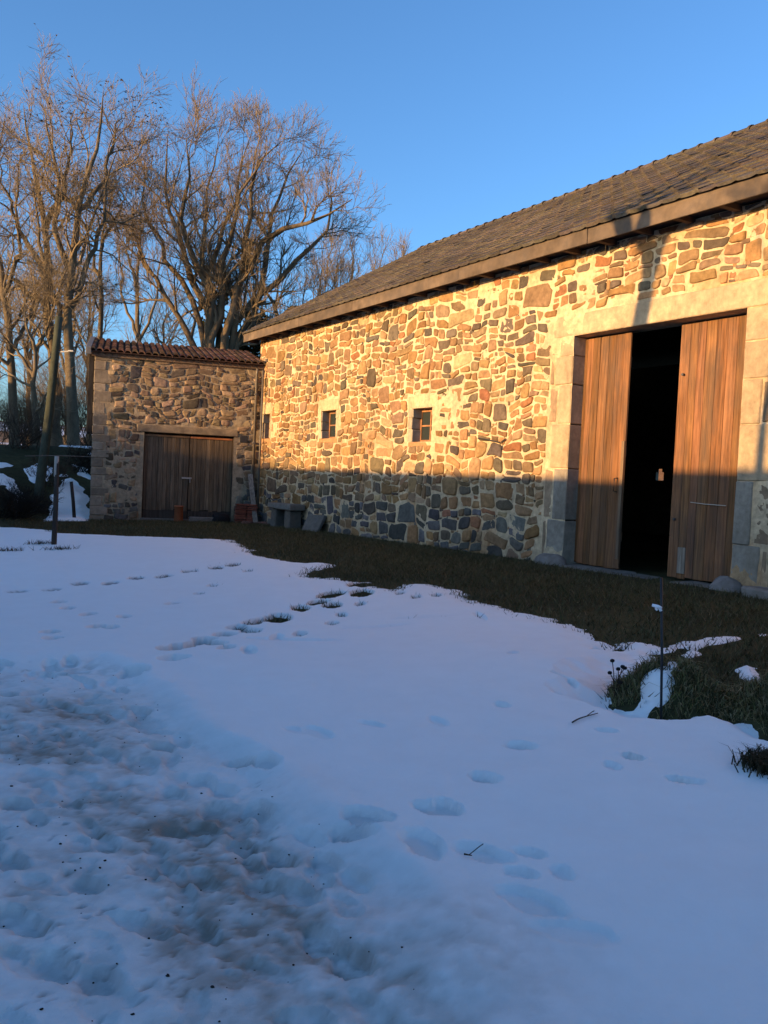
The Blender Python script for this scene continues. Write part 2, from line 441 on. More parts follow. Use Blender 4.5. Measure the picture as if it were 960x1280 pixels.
# ground sheet out to the horizon
gx = axis([(-2500, -600, 8), (-600, -140, 24), (-140, -40, 50), (-40, -18, 66), (-18, 11, 240), (11, 40, 60), (40, 140, 40), (140, 600, 24), (600, 2500, 8)])
gy = axis([(-2500, -300, 10), (-300, -30, 40), (-30, -4, 40), (-4, 30, 270), (30, 60, 90), (60, 160, 60), (160, 600, 30), (600, 2500, 8)])
X, Y = np.meshgrid(gx, gy)
Z = gxy(X, Y); qx = X-P0[0]; qy = Y-P0[1]; T_ = qx*D[0]+qy*D[1]; O_ = qx*N[0]+qy*N[1]
f1 = fbm(X*.9, Y*.9, 101, 4)[..., None]; f2 = fbm(X*.045, Y*.11, 103, 5)[..., None]
cg = np.array([.040, .040, .018])*(1+.35*f1) + np.array([.02, .012, .004])*np.clip(f1, 0, 1)
far = smooth(np.maximum(T_, -O_), 48, 62)[..., None]
field = np.array([.30, .17, .085])*(1+.5*f2); snowy = smooth(f2, .12, .2)*(O_ > -35)[..., None]
field = np.where((O_ < -35)[..., None], np.array([.40, .17, .045])*(1+.4*f2), field)
field = field*(1-snowy)+np.array([.75, .77, .8])*snowy
cg = cg*(1-far)+field*far
gnd = mesh_obj('ground', np.stack([X, Y, Z], -1).reshape(-1, 3), grid_faces(len(gx), len(gy)), M_GROUND, None, cg.reshape(-1, 3), True)
tag(gnd, None, None, None, 'structure')

# snow sheet, lying on the ground; it dips below the ground where it has melted
sx = axis([(-24, -12, 100), (-12, -4, 200), (-4, 1.4, 400), (1.4, 3.6, 85), (3.6, 12, 100)])
sy = axis([(-7, 1.6, 60), (1.6, 7.2, 380), (7.2, 7.6, 14), (7.6, 14, 190), (14, 24, 200), (24, 38, 160)])
X, Y = np.meshgrid(sx, sy)
th, dirt, T_, O_, holes = thick(X, Y)
Z = gxy(X, Y)+th
dn = dirt[..., None]
base = np.array([.885, .89, .865])*(1-.06*tr_[..., None])*(1-dn*.9) + np.array([.24, .195, .145])*dn*.9
hn = (np.clip(holes, 0, 1)*.85*(1-.35*tr_))[..., None]*(1-.35*dn); base = base*(1-hn)+np.array([.14, .135, .125])*hn   # prints coloured darker, bottoms and walls
keep = (th > -.06).reshape(len(sy), len(sx))
kq = (keep[:-1, :-1] | keep[1:, :-1] | keep[:-1, 1:] | keep[1:, 1:]).ravel()
snow = mesh_obj('snow', np.stack([X, Y, Z], -1).reshape(-1, 3), grid_faces(len(sx), len(sy), kq), M_SNOW, None, base.reshape(-1, 3), True)
tag(snow, None, None, None, 'structure')

# ------------------------------------------------------------------ masonry
def clip_poly(p, nx, ny, c):
    """keep nx*x+ny*y <= c"""
    out = []; n = len(p)
    for i in range(n):
        a = p[i]; b = p[(i+1) % n]
        da = nx*a[0]+ny*a[1]-c; db = nx*b[0]+ny*b[1]-c
        if da <= 0: out.append(a)
        if (da < 0) != (db < 0) and abs(da-db) > 1e-12:
            u = da/(da-db); out.append((a[0]+(b[0]-a[0])*u, a[1]+(b[1]-a[1])*u))
    return out
def merge(p):
    """drop slivers of edges so that few, plain corners are left"""
    out = []
    for i in range(len(p)):
        a = p[i]; b = p[(i+1) % len(p)]
        if math.hypot(a[0]-b[0], a[1]-b[1]) > .03 or len(p) < 5: out.append(a)
    return out if len(out) > 2 else p
def densify(p):
    out = []
    for i in range(len(p)):
        a = p[i]; b = p[(i+1) % len(p)]; out += [a, ((a[0]+b[0])/2, (a[1]+b[1])/2)]
    return out
def chaikin(p, k=.25):
    out = []
    for i in range(len(p)):
        a = p[i]; b = p[(i+1) % len(p)]
        out.append(((1-k)*a[0]+k*b[0], (1-k)*a[1]+k*b[1])); out.append((k*a[0]+(1-k)*b[0], k*a[1]+(1-k)*b[1]))
    return out
PAL_BARN = [((.27, .165, .082), .32), ((.245, .138, .062), .22), ((.18, .12, .068), .20), ((.12, .092, .062), .11), ((.085, .07, .055), .05), ((.22, .10, .05), .04), ((.34, .235, .13), .06)]
PAL_SHED = [((.24, .165, .10), .25), ((.17, .12, .078), .25), ((.09, .07, .052), .25), ((.30, .21, .13), .2), ((.06, .055, .05), .05)]
def pick(pal, r):
    x = r.random()
    for c, w in pal:
        x -= w
        if x <= 0: return c
    return pal[0][0]

def rubble(mb, M, s0, s1, z0, z1, rects, pal, seed, hmean, hole, mort, smear=.5, gap=.05, dark_low=True, step=.03, top=None):
    r = random.Random(seed)
    cells = []
    def split(a, b, c, d, lev=0):
        w, h = b-a, d-c
        k = 1.32-.5*min(max((c-z0)/3., 0), 1)
        ht = hmean*k*math.exp(r.gauss(0, .30)); wt = ht*r.uniform(1.15, 2.3)*(1.25 if c > 4.1 else 1)
        if r.random() < .08: wt *= .55
        if h/ht > 1.35 and h/ht >= w/wt*.9:
            u = r.choice((r.uniform(.36, .64), r.uniform(.25, .4), r.uniform(.6, .75))); m_ = c+h*u
            split(a, b, c, m_, lev+1); split(a, b, m_, d, lev+1)
        elif w/wt > 1.3:
            m_ = a+w*r.uniform(.33, .67); split(a, m_, c, d, lev+1); split(m_, b, c, d, lev+1)
        else: cells.append((a, b, c, d))
    z = z0-.1
    while z < z1+.05:
        h = r.uniform(1.6, 2.7)*hmean*(1.25 if z < z0+1 else 1); x = s0-r.uniform(.1, 1.2)
        while x < s1+.1:
            w = r.uniform(3., 6.5)*hmean; split(x, x+w, z, z+h); x += w
        z += h
    extra = []
    for (a, b, c_, d) in cells:      # small packing stones wedged at the joints
        if r.random() < .8:
            u = r.uniform(.03, .06); v = r.uniform(.02, .045); x_ = r.choice((a, b, a+(b-a)*r.random())); y_ = r.choice((c_, d))
            extra.append((x_-u, x_+u, y_-v, y_+v))
    for (a, b, c_, d) in extra+cells:
        p = ((a+b)/2, (c_+d)/2)
        if p[0] < s0-.1 or p[0] > s1+.1 or p[1] > z1+.1 or any(R[0] < p[0] < R[1] and R[2] < p[1] < R[3] for R in rects): continue
        g = gap*r.uniform(.6, 1.4); hw, hh_ = (b-a-g)/2, (d-c_-g)/2
        if hw < .025 or hh_ < .025: continue
        ex = r.uniform(3.2, 8); n = 28
        th_ = np.arange(n)/n*2*math.pi+.1
        X = np.sign(np.cos(th_))*np.abs(np.cos(th_))**(2/ex); Y = np.sign(np.sin(th_))*np.abs(np.sin(th_))**(2/ex)
        q = [(r.uniform(.76, 1.04), r.uniform(.78, 1.04)) for _ in range(4)]   # corners pulled in
        u = (X+1)/2; v = (Y+1)/2
        kx = (q[0][0]*(1-u)+q[1][0]*u)*(1-v)+(q[2][0]*(1-u)+q[3][0]*u)*v; ky = (q[0][1]*(1-u)+q[1][1]*u)*(1-v)+(q[2][1]*(1-u)+q[3][1]*u)*v
        an = r.gauss(0, .05); X, Y = X*hw*kx, Y*hh_*ky
        A = np.c_[p[0]+X*math.cos(an)-Y*math.sin(an), p[1]+X*math.sin(an)+Y*math.cos(an)]
        W1 = np.c_[fbm(A[:, 0]*1.1, A[:, 1]*1.1, seed+1, 2), fbm(A[:, 0]*1.1, A[:, 1]*1.1, seed+2, 2)]*.13 + np.c_[fbm(A[:, 0]*4, A[:, 1]*4, seed+3, 2), fbm(A[:, 0]*4, A[:, 1]*4, seed+4, 2)]*.05
        A = A+W1; poly = [tuple(x) for x in A]; p = tuple(A.mean(0))
        for R in rects:
            if R[0]-.5 < p[0] < R[1]+.5 and R[2]-.5 < p[1] < R[3]+.5:
                ds = [(R[0]-p[0], (1, 0, R[0]-.02)), (p[0]-R[1], (-1, 0, -R[1]-.02)), (R[2]-p[1], (0, 1, R[2]-.02)), (p[1]-R[3], (0, -1, -R[3]-.02))]
                poly = clip_poly(poly, *max(ds)[1]) if len(poly) >= 3 else poly
        for c in ((1, 0, s1-.02), (-1, 0, -s0-.02), (0, 1, z1-.01)):
            poly = clip_poly(poly, *c) if len(poly) >= 3 else poly
        if len(poly) < 3: continue
        A = np.array(poly); ar = .5*abs(np.dot(A[:, 0], np.roll(A[:, 1], -1))-np.dot(A[:, 1], np.roll(A[:, 0], -1)))
        if ar < .0012: continue
        n = len(A); c = A.mean(0)
        A = c+(A-c)*(1+.17*fbm(A[:, 0]*8, A[:, 1]*8, seed+5, 4)[:, None])
        hh = r.uniform(.010, .046)*min(1, math.sqrt(ar)/.16); tx, tz = r.gauss(0, .05), r.gauss(0, .05)
        rings = [(1.0, -.03), (.985, .45), (.94, .82), (.80, 1.0), (.42, 1.03)]
        vs = []; 
        for sc, hf in rings:
            q = c+(A-c)*sc
            dh = (q-c)@np.array([tx, tz])
            nz = .011*fbm(q[:, 0]*18, q[:, 1]*18, seed+9, 4, .6)
            vs.append(np.c_[q, (hh*hf+dh*.6+nz*min(1, sc*hf*2)) if hf > 0 else np.full(n, -.03)])
        vs.append(np.array([[c[0], c[1], hh*1.02]]))
        V = np.concatenate(vs); k = len(rings)
        fs = [[a*n+b, a*n+(b+1) % n, (a+1)*n+(b+1) % n, (a+1)*n+b] for a in range(k-1) for b in range(n)]
        fs += [[(k-1)*n+b, (k-1)*n+(b+1) % n, k*n] for b in range(n)]
        col = np.array(pick(pal, r))
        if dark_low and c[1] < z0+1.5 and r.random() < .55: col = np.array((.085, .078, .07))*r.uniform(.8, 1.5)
        col = col*r.uniform(.75, 1.3)*np.array([1, r.uniform(.94, 1.06), r.uniform(.88, 1.1)])
        cc = col[None]*(1+.22*fbm(V[:, 0]*6, V[:, 1]*6, seed+3, 3)[:, None])
        mb.add(np.array([M(*v) for v in V]), fs, cc)
    # mortar sheet, hugging some stones and smeared across others
    def cuts(lo, hi, es):
        es = sorted(set([lo, hi]+[e for e in es if lo < e < hi])); out = []
        for a, b in zip(es[:-1], es[1:]): out.append(np.linspace(a, b, max(2, int((b-a)/step)+1))[:-1])
        return np.append(np.concatenate(out), hi)
    S = cuts(s0, s1, [e for R in hole for e in R[:2]]); Zs = cuts(z0, z1, [e for R in hole for e in R[2:]])
    A, B = np.meshgrid(S, Zs)
    big = fbm(A*.55, B*.7, seed+21, 4)
    hgt = .004 + .02*smooth(big, .02-.3*(smear-.5), .5) + .010*fbm(A*5, B*5, seed+23, 4)+.004*fbm(A*17, B*17, seed+25, 2)
    Ca, Cb = (A[:-1, :-1]+A[1:, 1:])/2, (B[:-1, :-1]+B[1:, 1:])/2
    kp = np.ones(Ca.shape, bool)
    for R in hole: kp &= ~((Ca > R[0]) & (Ca < R[1]) & (Cb > R[2]) & (Cb < R[3]))
    Vm = M(A.ravel()[:, None], None, None) if False else None
    o0 = M(0, 0, 0); es = M(1, 0, 0)-o0; ez = M(0, 1, 0)-o0; eh = M(0, 0, 1)-o0
    Vm = o0+A[..., None]*es+B[..., None]*ez+hgt[..., None]*eh
    cm = np.array(mort)*(1+.16*fbm(A*2.2, B*2.2, seed+31, 4)[..., None]) * (1-.38*smooth(z0+1.25-B+.3*fbm(A*.9, B*.9, seed+41, 3), 0, 1.0)[..., None])  # mortar painted darker low down, deepening the shade at the wall foot
    st = smooth(fbm(A*1.7, B*.5, seed+35, 4), .12, .5)[..., None]
    cm = cm*(1-st*.35*np.array([.5, .9, 1.2]))
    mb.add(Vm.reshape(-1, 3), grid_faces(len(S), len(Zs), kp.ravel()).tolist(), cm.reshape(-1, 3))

def blocks(mb, M, s0, s1, z0, z1, h0, h1, n, cols, seed, jitter=0.):
    """a stack of n dressed blocks"""
    r = random.Random(seed); zs = [z0]
    ws = [r.uniform(.7, 1.3) for _ in range(n)]; tot = sum(ws)
    for w in ws: zs.append(zs[-1]+w/tot*(z1-z0))
    for a, b in zip(zs[:-1], zs[1:]):
        c = np.array(cols)*r.uniform(.85, 1.15)
        e = r.uniform(-jitter, jitter)
        mb.box((s0 - (abs(e) if jitter else 0), a+.006, h0), (s1, b-.006, h1+r.uniform(-.004, .006)), M, .012, c, .004)

# ------------------------------------------------------------------ the barn
barn = empty('stone_barn', W(9, 0, 0.3), 'long stone barn with dark tiled roof and half open double doors', 'barn')
BM = lambda s, z, h: W(s, h, z)
T0, T1 = -1.0, 24.05
DOOR = (7.62, 10.87); DZ = 4.06; DB = .30
WINS = [(14.90, 15.68, 2.38, 3.08), (19.12, 19.9, 2.51, 3.2), (23.16, 23.68, 2.56, 3.26)]
rects = [(DOOR[0]-.54, DOOR[1]+.54, -1, DZ+.36)]
hole = [(DOOR[0], DOOR[1], -1.5, DZ)]
for i, (a, b, c, d) in enumerate(WINS):
    rects.append((a-.13, b+.17, c-.06, d+.27)); hole.append((a, b, c, d))
mb = MB()
MORT = (.50, .385, .24)
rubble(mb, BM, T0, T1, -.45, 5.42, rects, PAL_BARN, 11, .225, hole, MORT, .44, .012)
mb.build('wall', M_STONE, barn, True, False)
# remaining walls, plain mortared
mb = MB(); wc = (.30, .24, .17)
s0_, s1_ = 18.52, 18.82
mb.box((T0, -.5, -11.02), (s0_, 5.4, -10.9), BM, 0, wc); mb.box((s1_, -.5, -11.02), (T1, 5.4, -10.9), BM, 0, wc)
mb.box((s0_+.002, -.5, -11.017), (s1_-.002, 1.92, -10.903), BM, 0, wc); mb.box((s0_+.002, 2.27, -11.017), (s1_-.002, 5.4, -10.903), BM, 0, wc)
mb.box((s0_+.002, 2.17, -10.94), (s0_+.075, 2.269, -10.91), BM, 0, wc); mb.box((s1_-.075, 2.17, -10.94), (s1_-.002, 2.269, -10.91), BM, 0, wc)
mb.build('rear_wall', M_STONE, barn)
for tt in (T0, T1-.4):
    mb = MB(); pr = []
    for dt in (0, .4):
        pr += [BM(tt+dt, z, o) for z, o in ((-.5, -.06), (-.5, -10.9), (5.4, -10.9), (8.75, -5.5), (5.4, -.06))]
    mb.add(np.array(pr), [(0, 1, 2, 3, 4), (9, 8, 7, 6, 5)]+[(i, (i+1) % 5, 5+(i+1) % 5, 5+i) for i in range(5)], wc)
    mb.build('gable_wall', M_STONE, barn)
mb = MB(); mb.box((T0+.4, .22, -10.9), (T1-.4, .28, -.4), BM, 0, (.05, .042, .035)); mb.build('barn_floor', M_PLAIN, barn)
# inner leaf of the front wall (thickness), pieces between openings
mb = MB()
ed = sorted([(DOOR[0]-.02, DOOR[1]+.02, -1, DZ+.3)]+[(a-.02, b+.02, c, d) for a, b, c, d in WINS])
cur = T0
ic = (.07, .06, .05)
for a, b, c, d in ed:
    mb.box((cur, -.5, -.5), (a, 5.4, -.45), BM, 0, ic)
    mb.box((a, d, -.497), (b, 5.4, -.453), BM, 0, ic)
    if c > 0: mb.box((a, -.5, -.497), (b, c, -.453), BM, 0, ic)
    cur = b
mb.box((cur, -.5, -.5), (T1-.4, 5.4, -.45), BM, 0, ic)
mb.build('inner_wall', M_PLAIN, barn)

# door surround
DCOL = (.42, .32, .20); DGREY = (.30, .265, .21)
mb = MB(); r_ = random.Random(5)
cuts_ = [DOOR[0]-.55, 8.75, DOOR[1]+.66]
for a, b in ((DOOR[0]-.58, DOOR[1]+.60),):
    mb.box((a, DZ, -.46), (b, DZ+.35, .02), BM, .012, DCOL, .004)
mb.build('door_lintel', M_DRESS, barn)
def jamb(name, x_in, sgn, seed):
    mb = MB(); r = random.Random(seed); z = DB-.25; i = 0
    hs = [.95, .82, .70, .62, .45, .30] if sgn > 0 else [.9, .85, .75, .6, .5, .45]
    tot = DZ-.004-z; k = tot/sum(hs)
    for i, h in enumerate(hs):
        wd = r.uniform(.24, .36) if i % 2 else r.uniform(.38, .54)
        c = np.array(DCOL if i > 1 else DGREY)*r.uniform(.82, 1.1)
        mb.box((x_in, z+.008, -.46), (x_in+sgn*wd, z+h*k-.004, .012+r.uniform(0, .012)), BM, .014, c, .006)
        if wd < .42: # small fill of rubble beside the short block
            mb.box((x_in+sgn*(wd+.03), z+.03, -.1), (x_in+sgn*.53, z+h*k-.03, .012), BM, .02, np.array((.30, .21, .13))*r.uniform(.6, 1.2), .012)
        z += h*k
    return mb.build(name, M_DRESS, barn)
jamb('door_jamb', DOOR[1], 1, 3); jamb('door_jamb', DOOR[0], -1, 8)
def boulder(mb, c, ax, col, seed, n=14, m_=9, rough=.12):
    V = []; Fc = []
    for i in range(m_+1):
        th_ = math.pi*i/m_
        for j in range(n):
            ph = 2*math.pi*j/n
            V.append((math.sin(th_)*math.cos(ph), math.sin(th_)*math.sin(ph), math.cos(th_)))
    V = np.array(V); V = np.sign(V)*np.abs(V)**.8
    nz = fbm(V[:, 0]*1.7+seed+V[:, 2]*1.1, V[:, 1]*1.7-V[:, 2]*.9, seed, 3)
    V = V*(1+rough*nz[:, None])*np.array([np.linalg.norm(a) for a in ax])
    A = np.array([np.array(a)/np.linalg.norm(a) for a in ax])
    V = V@A+np.array(c)
    Fc = [[i*n+j, i*n+(j+1) % n, (i+1)*n+(j+1) % n, (i+1)*n+j] for i in range(m_) for j in range(n)]
    mb.add(V, Fc, col)
mb = MB(); boulder(mb, W(DOOR[0]-.04, .12, .24), (D*.25, N*.2, np.array([0, 0, .26])), (.19, .17, .15), 4); mb.build('guard_stone', M_DRESS, barn, True)
mb = MB(); boulder(mb, W(DOOR[1]+.2, .08, .28), (D*.34, N*.17, np.array([0, 0, .2])), (.19, .17, .15), 9); mb.build('guard_stone', M_DRESS, barn, True)
mb = MB(); 
for a, b in ((7.64, 8.5), (8.5, 9.6), (9.6, 10.85)): mb.box((a+.005, .05, -.4), (b-.005, .315+random.uniform(-.01, .015), .16+random.uniform(-.05, .05)), BM, .025, np.array((.20, .18, .155))*random.uniform(.8, 1.1), .012)
mb.build('threshold', M_DRESS, barn)

# door leaves of vertical boards
WD = (.175, .082, .037)
def leaf(t0, t1, o, z0, z1, seed):
    r = random.Random(seed); mb = MB(); t = t0
    while t < t1-.02:
        w = r.uniform(.125, .185); e = min(t+w, t1)
        if t1-e < .07: e = t1
        c = np.array(WD)*r.uniform(.72, 1.25)*np.array([1, r.uniform(.93, 1.06), r.uniform(.9, 1.1)])
        n = 9; zs = np.linspace(z0+r.uniform(-.02, .01), z1, n)
        # boards greyer and darker with splash wear at the foot
        for k in range(n-1):
            pass
        mb.box((t+.002, zs[0], o-.03), (e-.002, zs[-1], o+r.uniform(-.004, .004)), BM, .005, c, .002)
        t = e
    for zz in (z0+.5, (z0+z1)/2, z1-.45): mb.box((t0+.02, zz-.08, o-.075), (t1-.02, zz+.08, o-.032), BM, .006, np.array(WD)*.8)
    ob = mb.build('door_leaf', M_WOOD, barn)
    return ob
lf1 = leaf(9.87, 10.93, -.24, .36, 4.03, 21); lf1['label'] = 'left door leaf of brown boards'
lf2 = leaf(7.60, 8.92, -.26, .36, 4.03, 22); lf2['label'] = 'right door leaf of brown boards with patched foot'
def sub(parent, name, mb, mt, sm=False): return mb.build(name, mt, parent, sm)
mb = MB(); mb.box((8.60, .42, -.262), (8.74, .80, -.245), BM, .004, (.28, .235, .18)); sub(lf2, 'patch_board', mb, M_WOOD)
mb = MB(); mb.tube([W(8.55, -.235, 1.46), W(8.3, -.23, 1.445), W(7.95, -.235, 1.44)], .006, 5, (.45, .40, .32)); sub(lf2, 'cord', mb, M_PLAIN)
for z in (1.2, 3.3):
    mb = MB(); mb.tube([W(8.82, -.24, z), W(8.82, -.215, z)], .02, 8, (.06, .055, .05)); sub(lf2, 'bolt', mb, M_IRON)
mb = MB(); mb.box((9.875, .5, -.238), (9.935, 2.35, -.222), BM, .004, (.21, .14, .085)); sub(lf1, 'edge_strip', mb, M_WOOD)
mb = MB(); mb.tube([W(9.98, -.22, 1.55), W(9.98, -.16, 1.56), W(9.98, -.16, 1.76), W(9.98, -.22, 1.77)], .011, 6, (.05, .045, .04)); sub(lf1, 'handle', mb, M_IRON, True)

# windows
FR = (.36, .17, .075)
for i, (a, b, c, d) in enumerate(WINS):
    w = MB()
    # pale lintel
    w.box((a-.12, d, -.40), (b+.16, d+.25+.02*i, .022), BM, .012, np.array((.52, .405, .235)), .006)
    win = w.build('window', M_DRESS, barn)
    mb = MB(); blocks(mb, BM, b, b+.14, c, d-.004, -.42, .012, 3, (.42, .36, .26), 30+i, .05)
    # the left reveal (far side) and right side
    for q in range(1): pass
    mb2 = MB(); blocks(mb2, lambda s, z, h: BM(a-(s-b), z, h), b, b+.11, c, d-.004, -.42, .012, 3, (.42, .33, .21), 40+i, .04)
    mb.build('window_jamb', M_DRESS, win); mb2.build('window_jamb', M_DRESS, win)
    mb = MB(); mb.box((a-.10, c-.11, -.42), (b+.10, c, .02), BM, .012, (.42, .22, .10), .004); mb.build('sill', M_DRESS, win)
    mb = MB(); o = -.20; th_ = .055
    mb.box((a, c+.001, o-.05), (a+th_, d-.005, o), BM, .005, FR); mb.box((b-th_, c+.001, o-.05), (b, d-.005, o), BM, .005, FR)
    mb.box((a+th_, c+.001, o-.048), (b-th_, c+.001+th_, o-.002), BM, .005, FR); mb.box((a+th_, d-.005-th_, o-.048), (b-th_, d-.005, o-.002), BM, .005, FR)
    mb.box(((a+b)/2-.02, c+th_, o-.045), ((a+b)/2+.02, d-th_, o-.004), BM, .004, FR)
    mb.box((a+th_, (c+d)/2-.016, o-.044), (b-th_, (c+d)/2+.016, o-.006), BM, .004, FR)
    mb.build('window_frame', M_WOODH, win)
    mb = MB(); mb.box((a+th_*.6, c+th_*.6, o-.030), (b-th_*.6, d-th_*.6, o-.024), BM, 0); mb.build('pane', M_GLASS, win)
    mb = MB(); mb.box((a-.02, c-.02, -.49), (b+.02, d+.02, -.47), BM, 0, (.02, .02, .02)); mb.build('blackout_board', M_PLAIN, win)
# iron tie bar sticking out of the wall
p = wall_tz(600, 548); q = wall_tz(626, 553)
mb = MB(); mb.tube([W(p[0], .045, p[1]), W((p[0]+q[0])/2, .06, (p[1]+q[1])/2+.005), W(q[0], .05, q[1])], .014, 6, (.03, .026, .022))
q2 = wall_tz(634, 549); q3 = wall_tz(628, 562)
mb.tube([W(q2[0], .05, q2[1]), W((q2[0]+q3[0])/2+.05, .07, (q2[1]+q3[1])/2+.02), W(q3[0], .05, q3[1])], .012, 6, (.05, .04, .03))
mb.build('iron_bar', M_IRON, barn)

# roof
RT0, RT1 = -1.5, 24.35
EO, EZ, RO, RZ = .47, 5.60, -5.5, 9.05
sl = math.hypot(RO-EO, RZ-EZ); su = np.array([(RO-EO)/sl, (RZ-EZ)/sl]); sn = np.array([su[1], -su[0]])*-1
if sn[1] < 0: sn = -sn
def RM(s, u, h): return W(s, EO+su[0]*u+sn[0]*h, EZ+su[1]*u+sn[1]*h)
def tiles(mb, RMf, s0, s1, L, pw, pg, colf, lip=.022, amp=.022, seed=1, flat=False):
    r = random.Random(seed); nr = int(math.ceil(L/pg)); nc = int(round((s1-s0)/pw)); pw = (s1-s0)/nc
    prof = [(0, .3), (.12, 1), (.26, .35), (.40, 0), (.62, 0), (.8, .05), (1, .3)] if flat else [(0, 0), (.14, .62), (.3, .95), (.5, 1.05), (.7, .95), (.86, .62), (1, 0)]
    for j in range(nr):
        u0 = j*pg-.02; u1 = min((j+1)*pg+.03, L)
        off = 0
        for i in range(nc):
            a = s0+i*pw+off; dz = r.gauss(0, .004)+(.009*float(fbm(a*.5, u0*.9, 201, 2)) if flat else 0); c = colf(r)*(1+.35*float(fbm(a*.45, u0*.8, 203, 4)))
            if flat and r.random() < .03: dz += r.uniform(.004, .014)
            V = []
            for (f, h) in prof: V.append(RMf(a+f*pw, u0, lip+h*amp+dz))
            for (f, h) in prof: V.append(RMf(a+f*pw, u1, h*amp+dz*.3))
            for (f, h) in prof: V.append(RMf(a+f*pw, u0+.004, h*amp-.014))
            k = len(prof)
            fs = [(q, q+1, k+q+1, k+q) for q in range(k-1)]+[(q+1, q, 2*k+q, 2*k+q+1) for q in range(k-1)]
            mb.add(np.array(V), fs, c)
mb = MB()
def ctile(r):
    return np.array((.080, .067, .054))*r.uniform(.72, 1.3)*np.array([1, r.uniform(.92, 1.05), r.uniform(.85, 1.1)])
tiles(mb, RM, RT0, RT1, sl, .30, .335, ctile, .036, .018, 4, True)
roof = mb.build('roof', M_TILE, barn, False, False)
mb = MB()   # rear slope and deck
mb.add(np.array([W(RT0, RO, RZ), W(RT1, RO, RZ), W(RT1, -11.7, 5.4), W(RT0, -11.7, 5.4)]), [(0, 1, 2, 3)], (.07, .055, .042))
mb.add(np.array([RM(RT0, .01, -.03), RM(RT1, .01, -.03), RM(RT1, sl-.02, -.03), RM(RT0, sl-.02, -.03)]), [(0, 1, 2, 3)], (.05, .035, .024))
mb.build('roof_deck', M_TILE, roof)
mb = MB(); r = random.Random(9); s = RT0
while s < RT1:     # ridge tiles
    V = []; e = s+.44
    for k, (ss, rr) in enumerate(((s, .15), (s+.06, .15), (s+.061, .125), (min(e, RT1), .12))):
        for q in range(7):
            an = math.pi*q/6; V.append(W(ss, RO+math.cos(an)*rr, RZ-.05+math.sin(an)*rr*.9))
    mb.add(np.array(V), [(k*7+q, k*7+q+1, k*7+8+q, k*7+7+q) for k in range(3) for q in range(6)], ctile(r)); s += .42
mb.build('ridge_tiles', M_TILE, roof, False, False)
# fascia boards and soffit
FC = (.125, .092, .064)
mb = MB(); s = RT0; r = random.Random(2)
while s < RT1-.05:
    e = min(s+r.uniform(2.8, 4.2), RT1); c = np.array(FC)*r.uniform(.8, 1.2)
    n = 8
    mb.box((s+.003, 5.35+r.uniform(-.006, .006), .40), (e-.003, 5.597, .432+r.uniform(-.004, .004)), BM, .006, c, .003); s = e
mb.build('fascia', M_WOODH, barn)
mb = MB(); mb.box((RT0, 5.45, -.05), (RT1-.02, 5.475, .398), BM, 0, (.05, .035, .025)); s = RT0+.3
while s < RT1: mb.box((s, 5.36, -.04), (s+.09, 5.449, .396), BM, .004, (.07, .045, .03)); s += .75
mb.build('soffit', M_WOODH, barn)
mb = MB()
V = [RM(RT1+.02, 0, .02), RM(RT1+.02, sl, .02), RM(RT1+.02, sl, -.17), RM(RT1+.02, 0, -.17), RM(RT1-.015, 0, .02), RM(RT1-.015, sl, .02), RM(RT1-.015, sl, -.17), RM(RT1-.015, 0, -.17)]
mb.add(np.array(V), [(0, 1, 2, 3), (7, 6, 5, 4), (0, 4, 5, 1), (1, 5, 6, 2), (2, 6, 7, 3), (3, 7, 4, 0)], FC); mb.build('barge_board', M_WOODH, barn)

# ------------------------------------------------------------------ the shed in the corner
SA = math.radians(14); SO = W(23.8, 0, 0)
SE = math.sin(SA)*D+math.cos(SA)*N; SMn = -math.cos(SA)*D+math.sin(SA)*N
def SM(s, z, h): return SO+s*SE+h*SMn+np.array([0, 0, z])
SW = 4.62
shed = empty('stone_shed', SM(2.3, .2, 0), 'low stone shed with red tile roof and closed plank doors', 'shed')
SD = (.76, 3.25); SDZ = 2.58
mb = MB()
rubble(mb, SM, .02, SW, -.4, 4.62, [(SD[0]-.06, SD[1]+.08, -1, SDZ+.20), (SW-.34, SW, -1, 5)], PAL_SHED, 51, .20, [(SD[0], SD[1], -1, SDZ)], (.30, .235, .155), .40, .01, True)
mb.build('wall', M_STONE, shed, True, False)
mb = MB(); r = random.Random(12); z = -.3; i = 0
while z < 4.6:
    h = min(r.uniform(.2, .36), 4.62-z); w = .30 if i % 2 else .46
    mb.box((SW-w, z+.006, -.35), (SW+.01, z+h-.006, .018+r.uniform(0, .012)), SM, .015, np.array((.25, .20, .145))*r.uniform(.7, 1.2), .008); z += h; i += 1
    if h < .1: break
mb.build('corner_stones', M_DRESS, shed)
mb = MB(); mb.box((SW-.03, -.4, -4.2), (SW-.005, 4.6, -.02), SM, 0, (.22, .18, .13)); mb.box((0.1, -.4, -4.2), (SW-.04, 4.6, -4.0), SM, 0, (.22, .18, .13)); mb.build('rear_wall', M_STONE, shed)
mb = MB(); mb.box((SD[0]-.10, SDZ-.01, -.22), (SD[1]+.20, SDZ+.19, .045), SM, .012, (.27, .20, .125), .006); mb.build('door_lintel', M_WOODH, shed)
def sleaf(s0, s1, seed, col):
    r = random.Random(seed); mb = MB(); s = s0
    while s < s1-.02:
        e = min(s+r.uniform(.10, .15), s1); e = s1 if s1-e < .06 else e
        mb.box((s+.003, .40+r.uniform(-.03, .03), -.16), (e-.003, SDZ-.10, -.13+r.uniform(-.005, .005)), SM, .004, np.array(col)*r.uniform(.6, 1.25), .002); s = e
    return mb.build('door_leaf', M_WOOD, shed)
l1 = sleaf(SD[0]+.02, 1.98, 61, (.165, .115, .07)); l2 = sleaf(2.0, SD[1]-.02, 62, (.15, .108, .07))
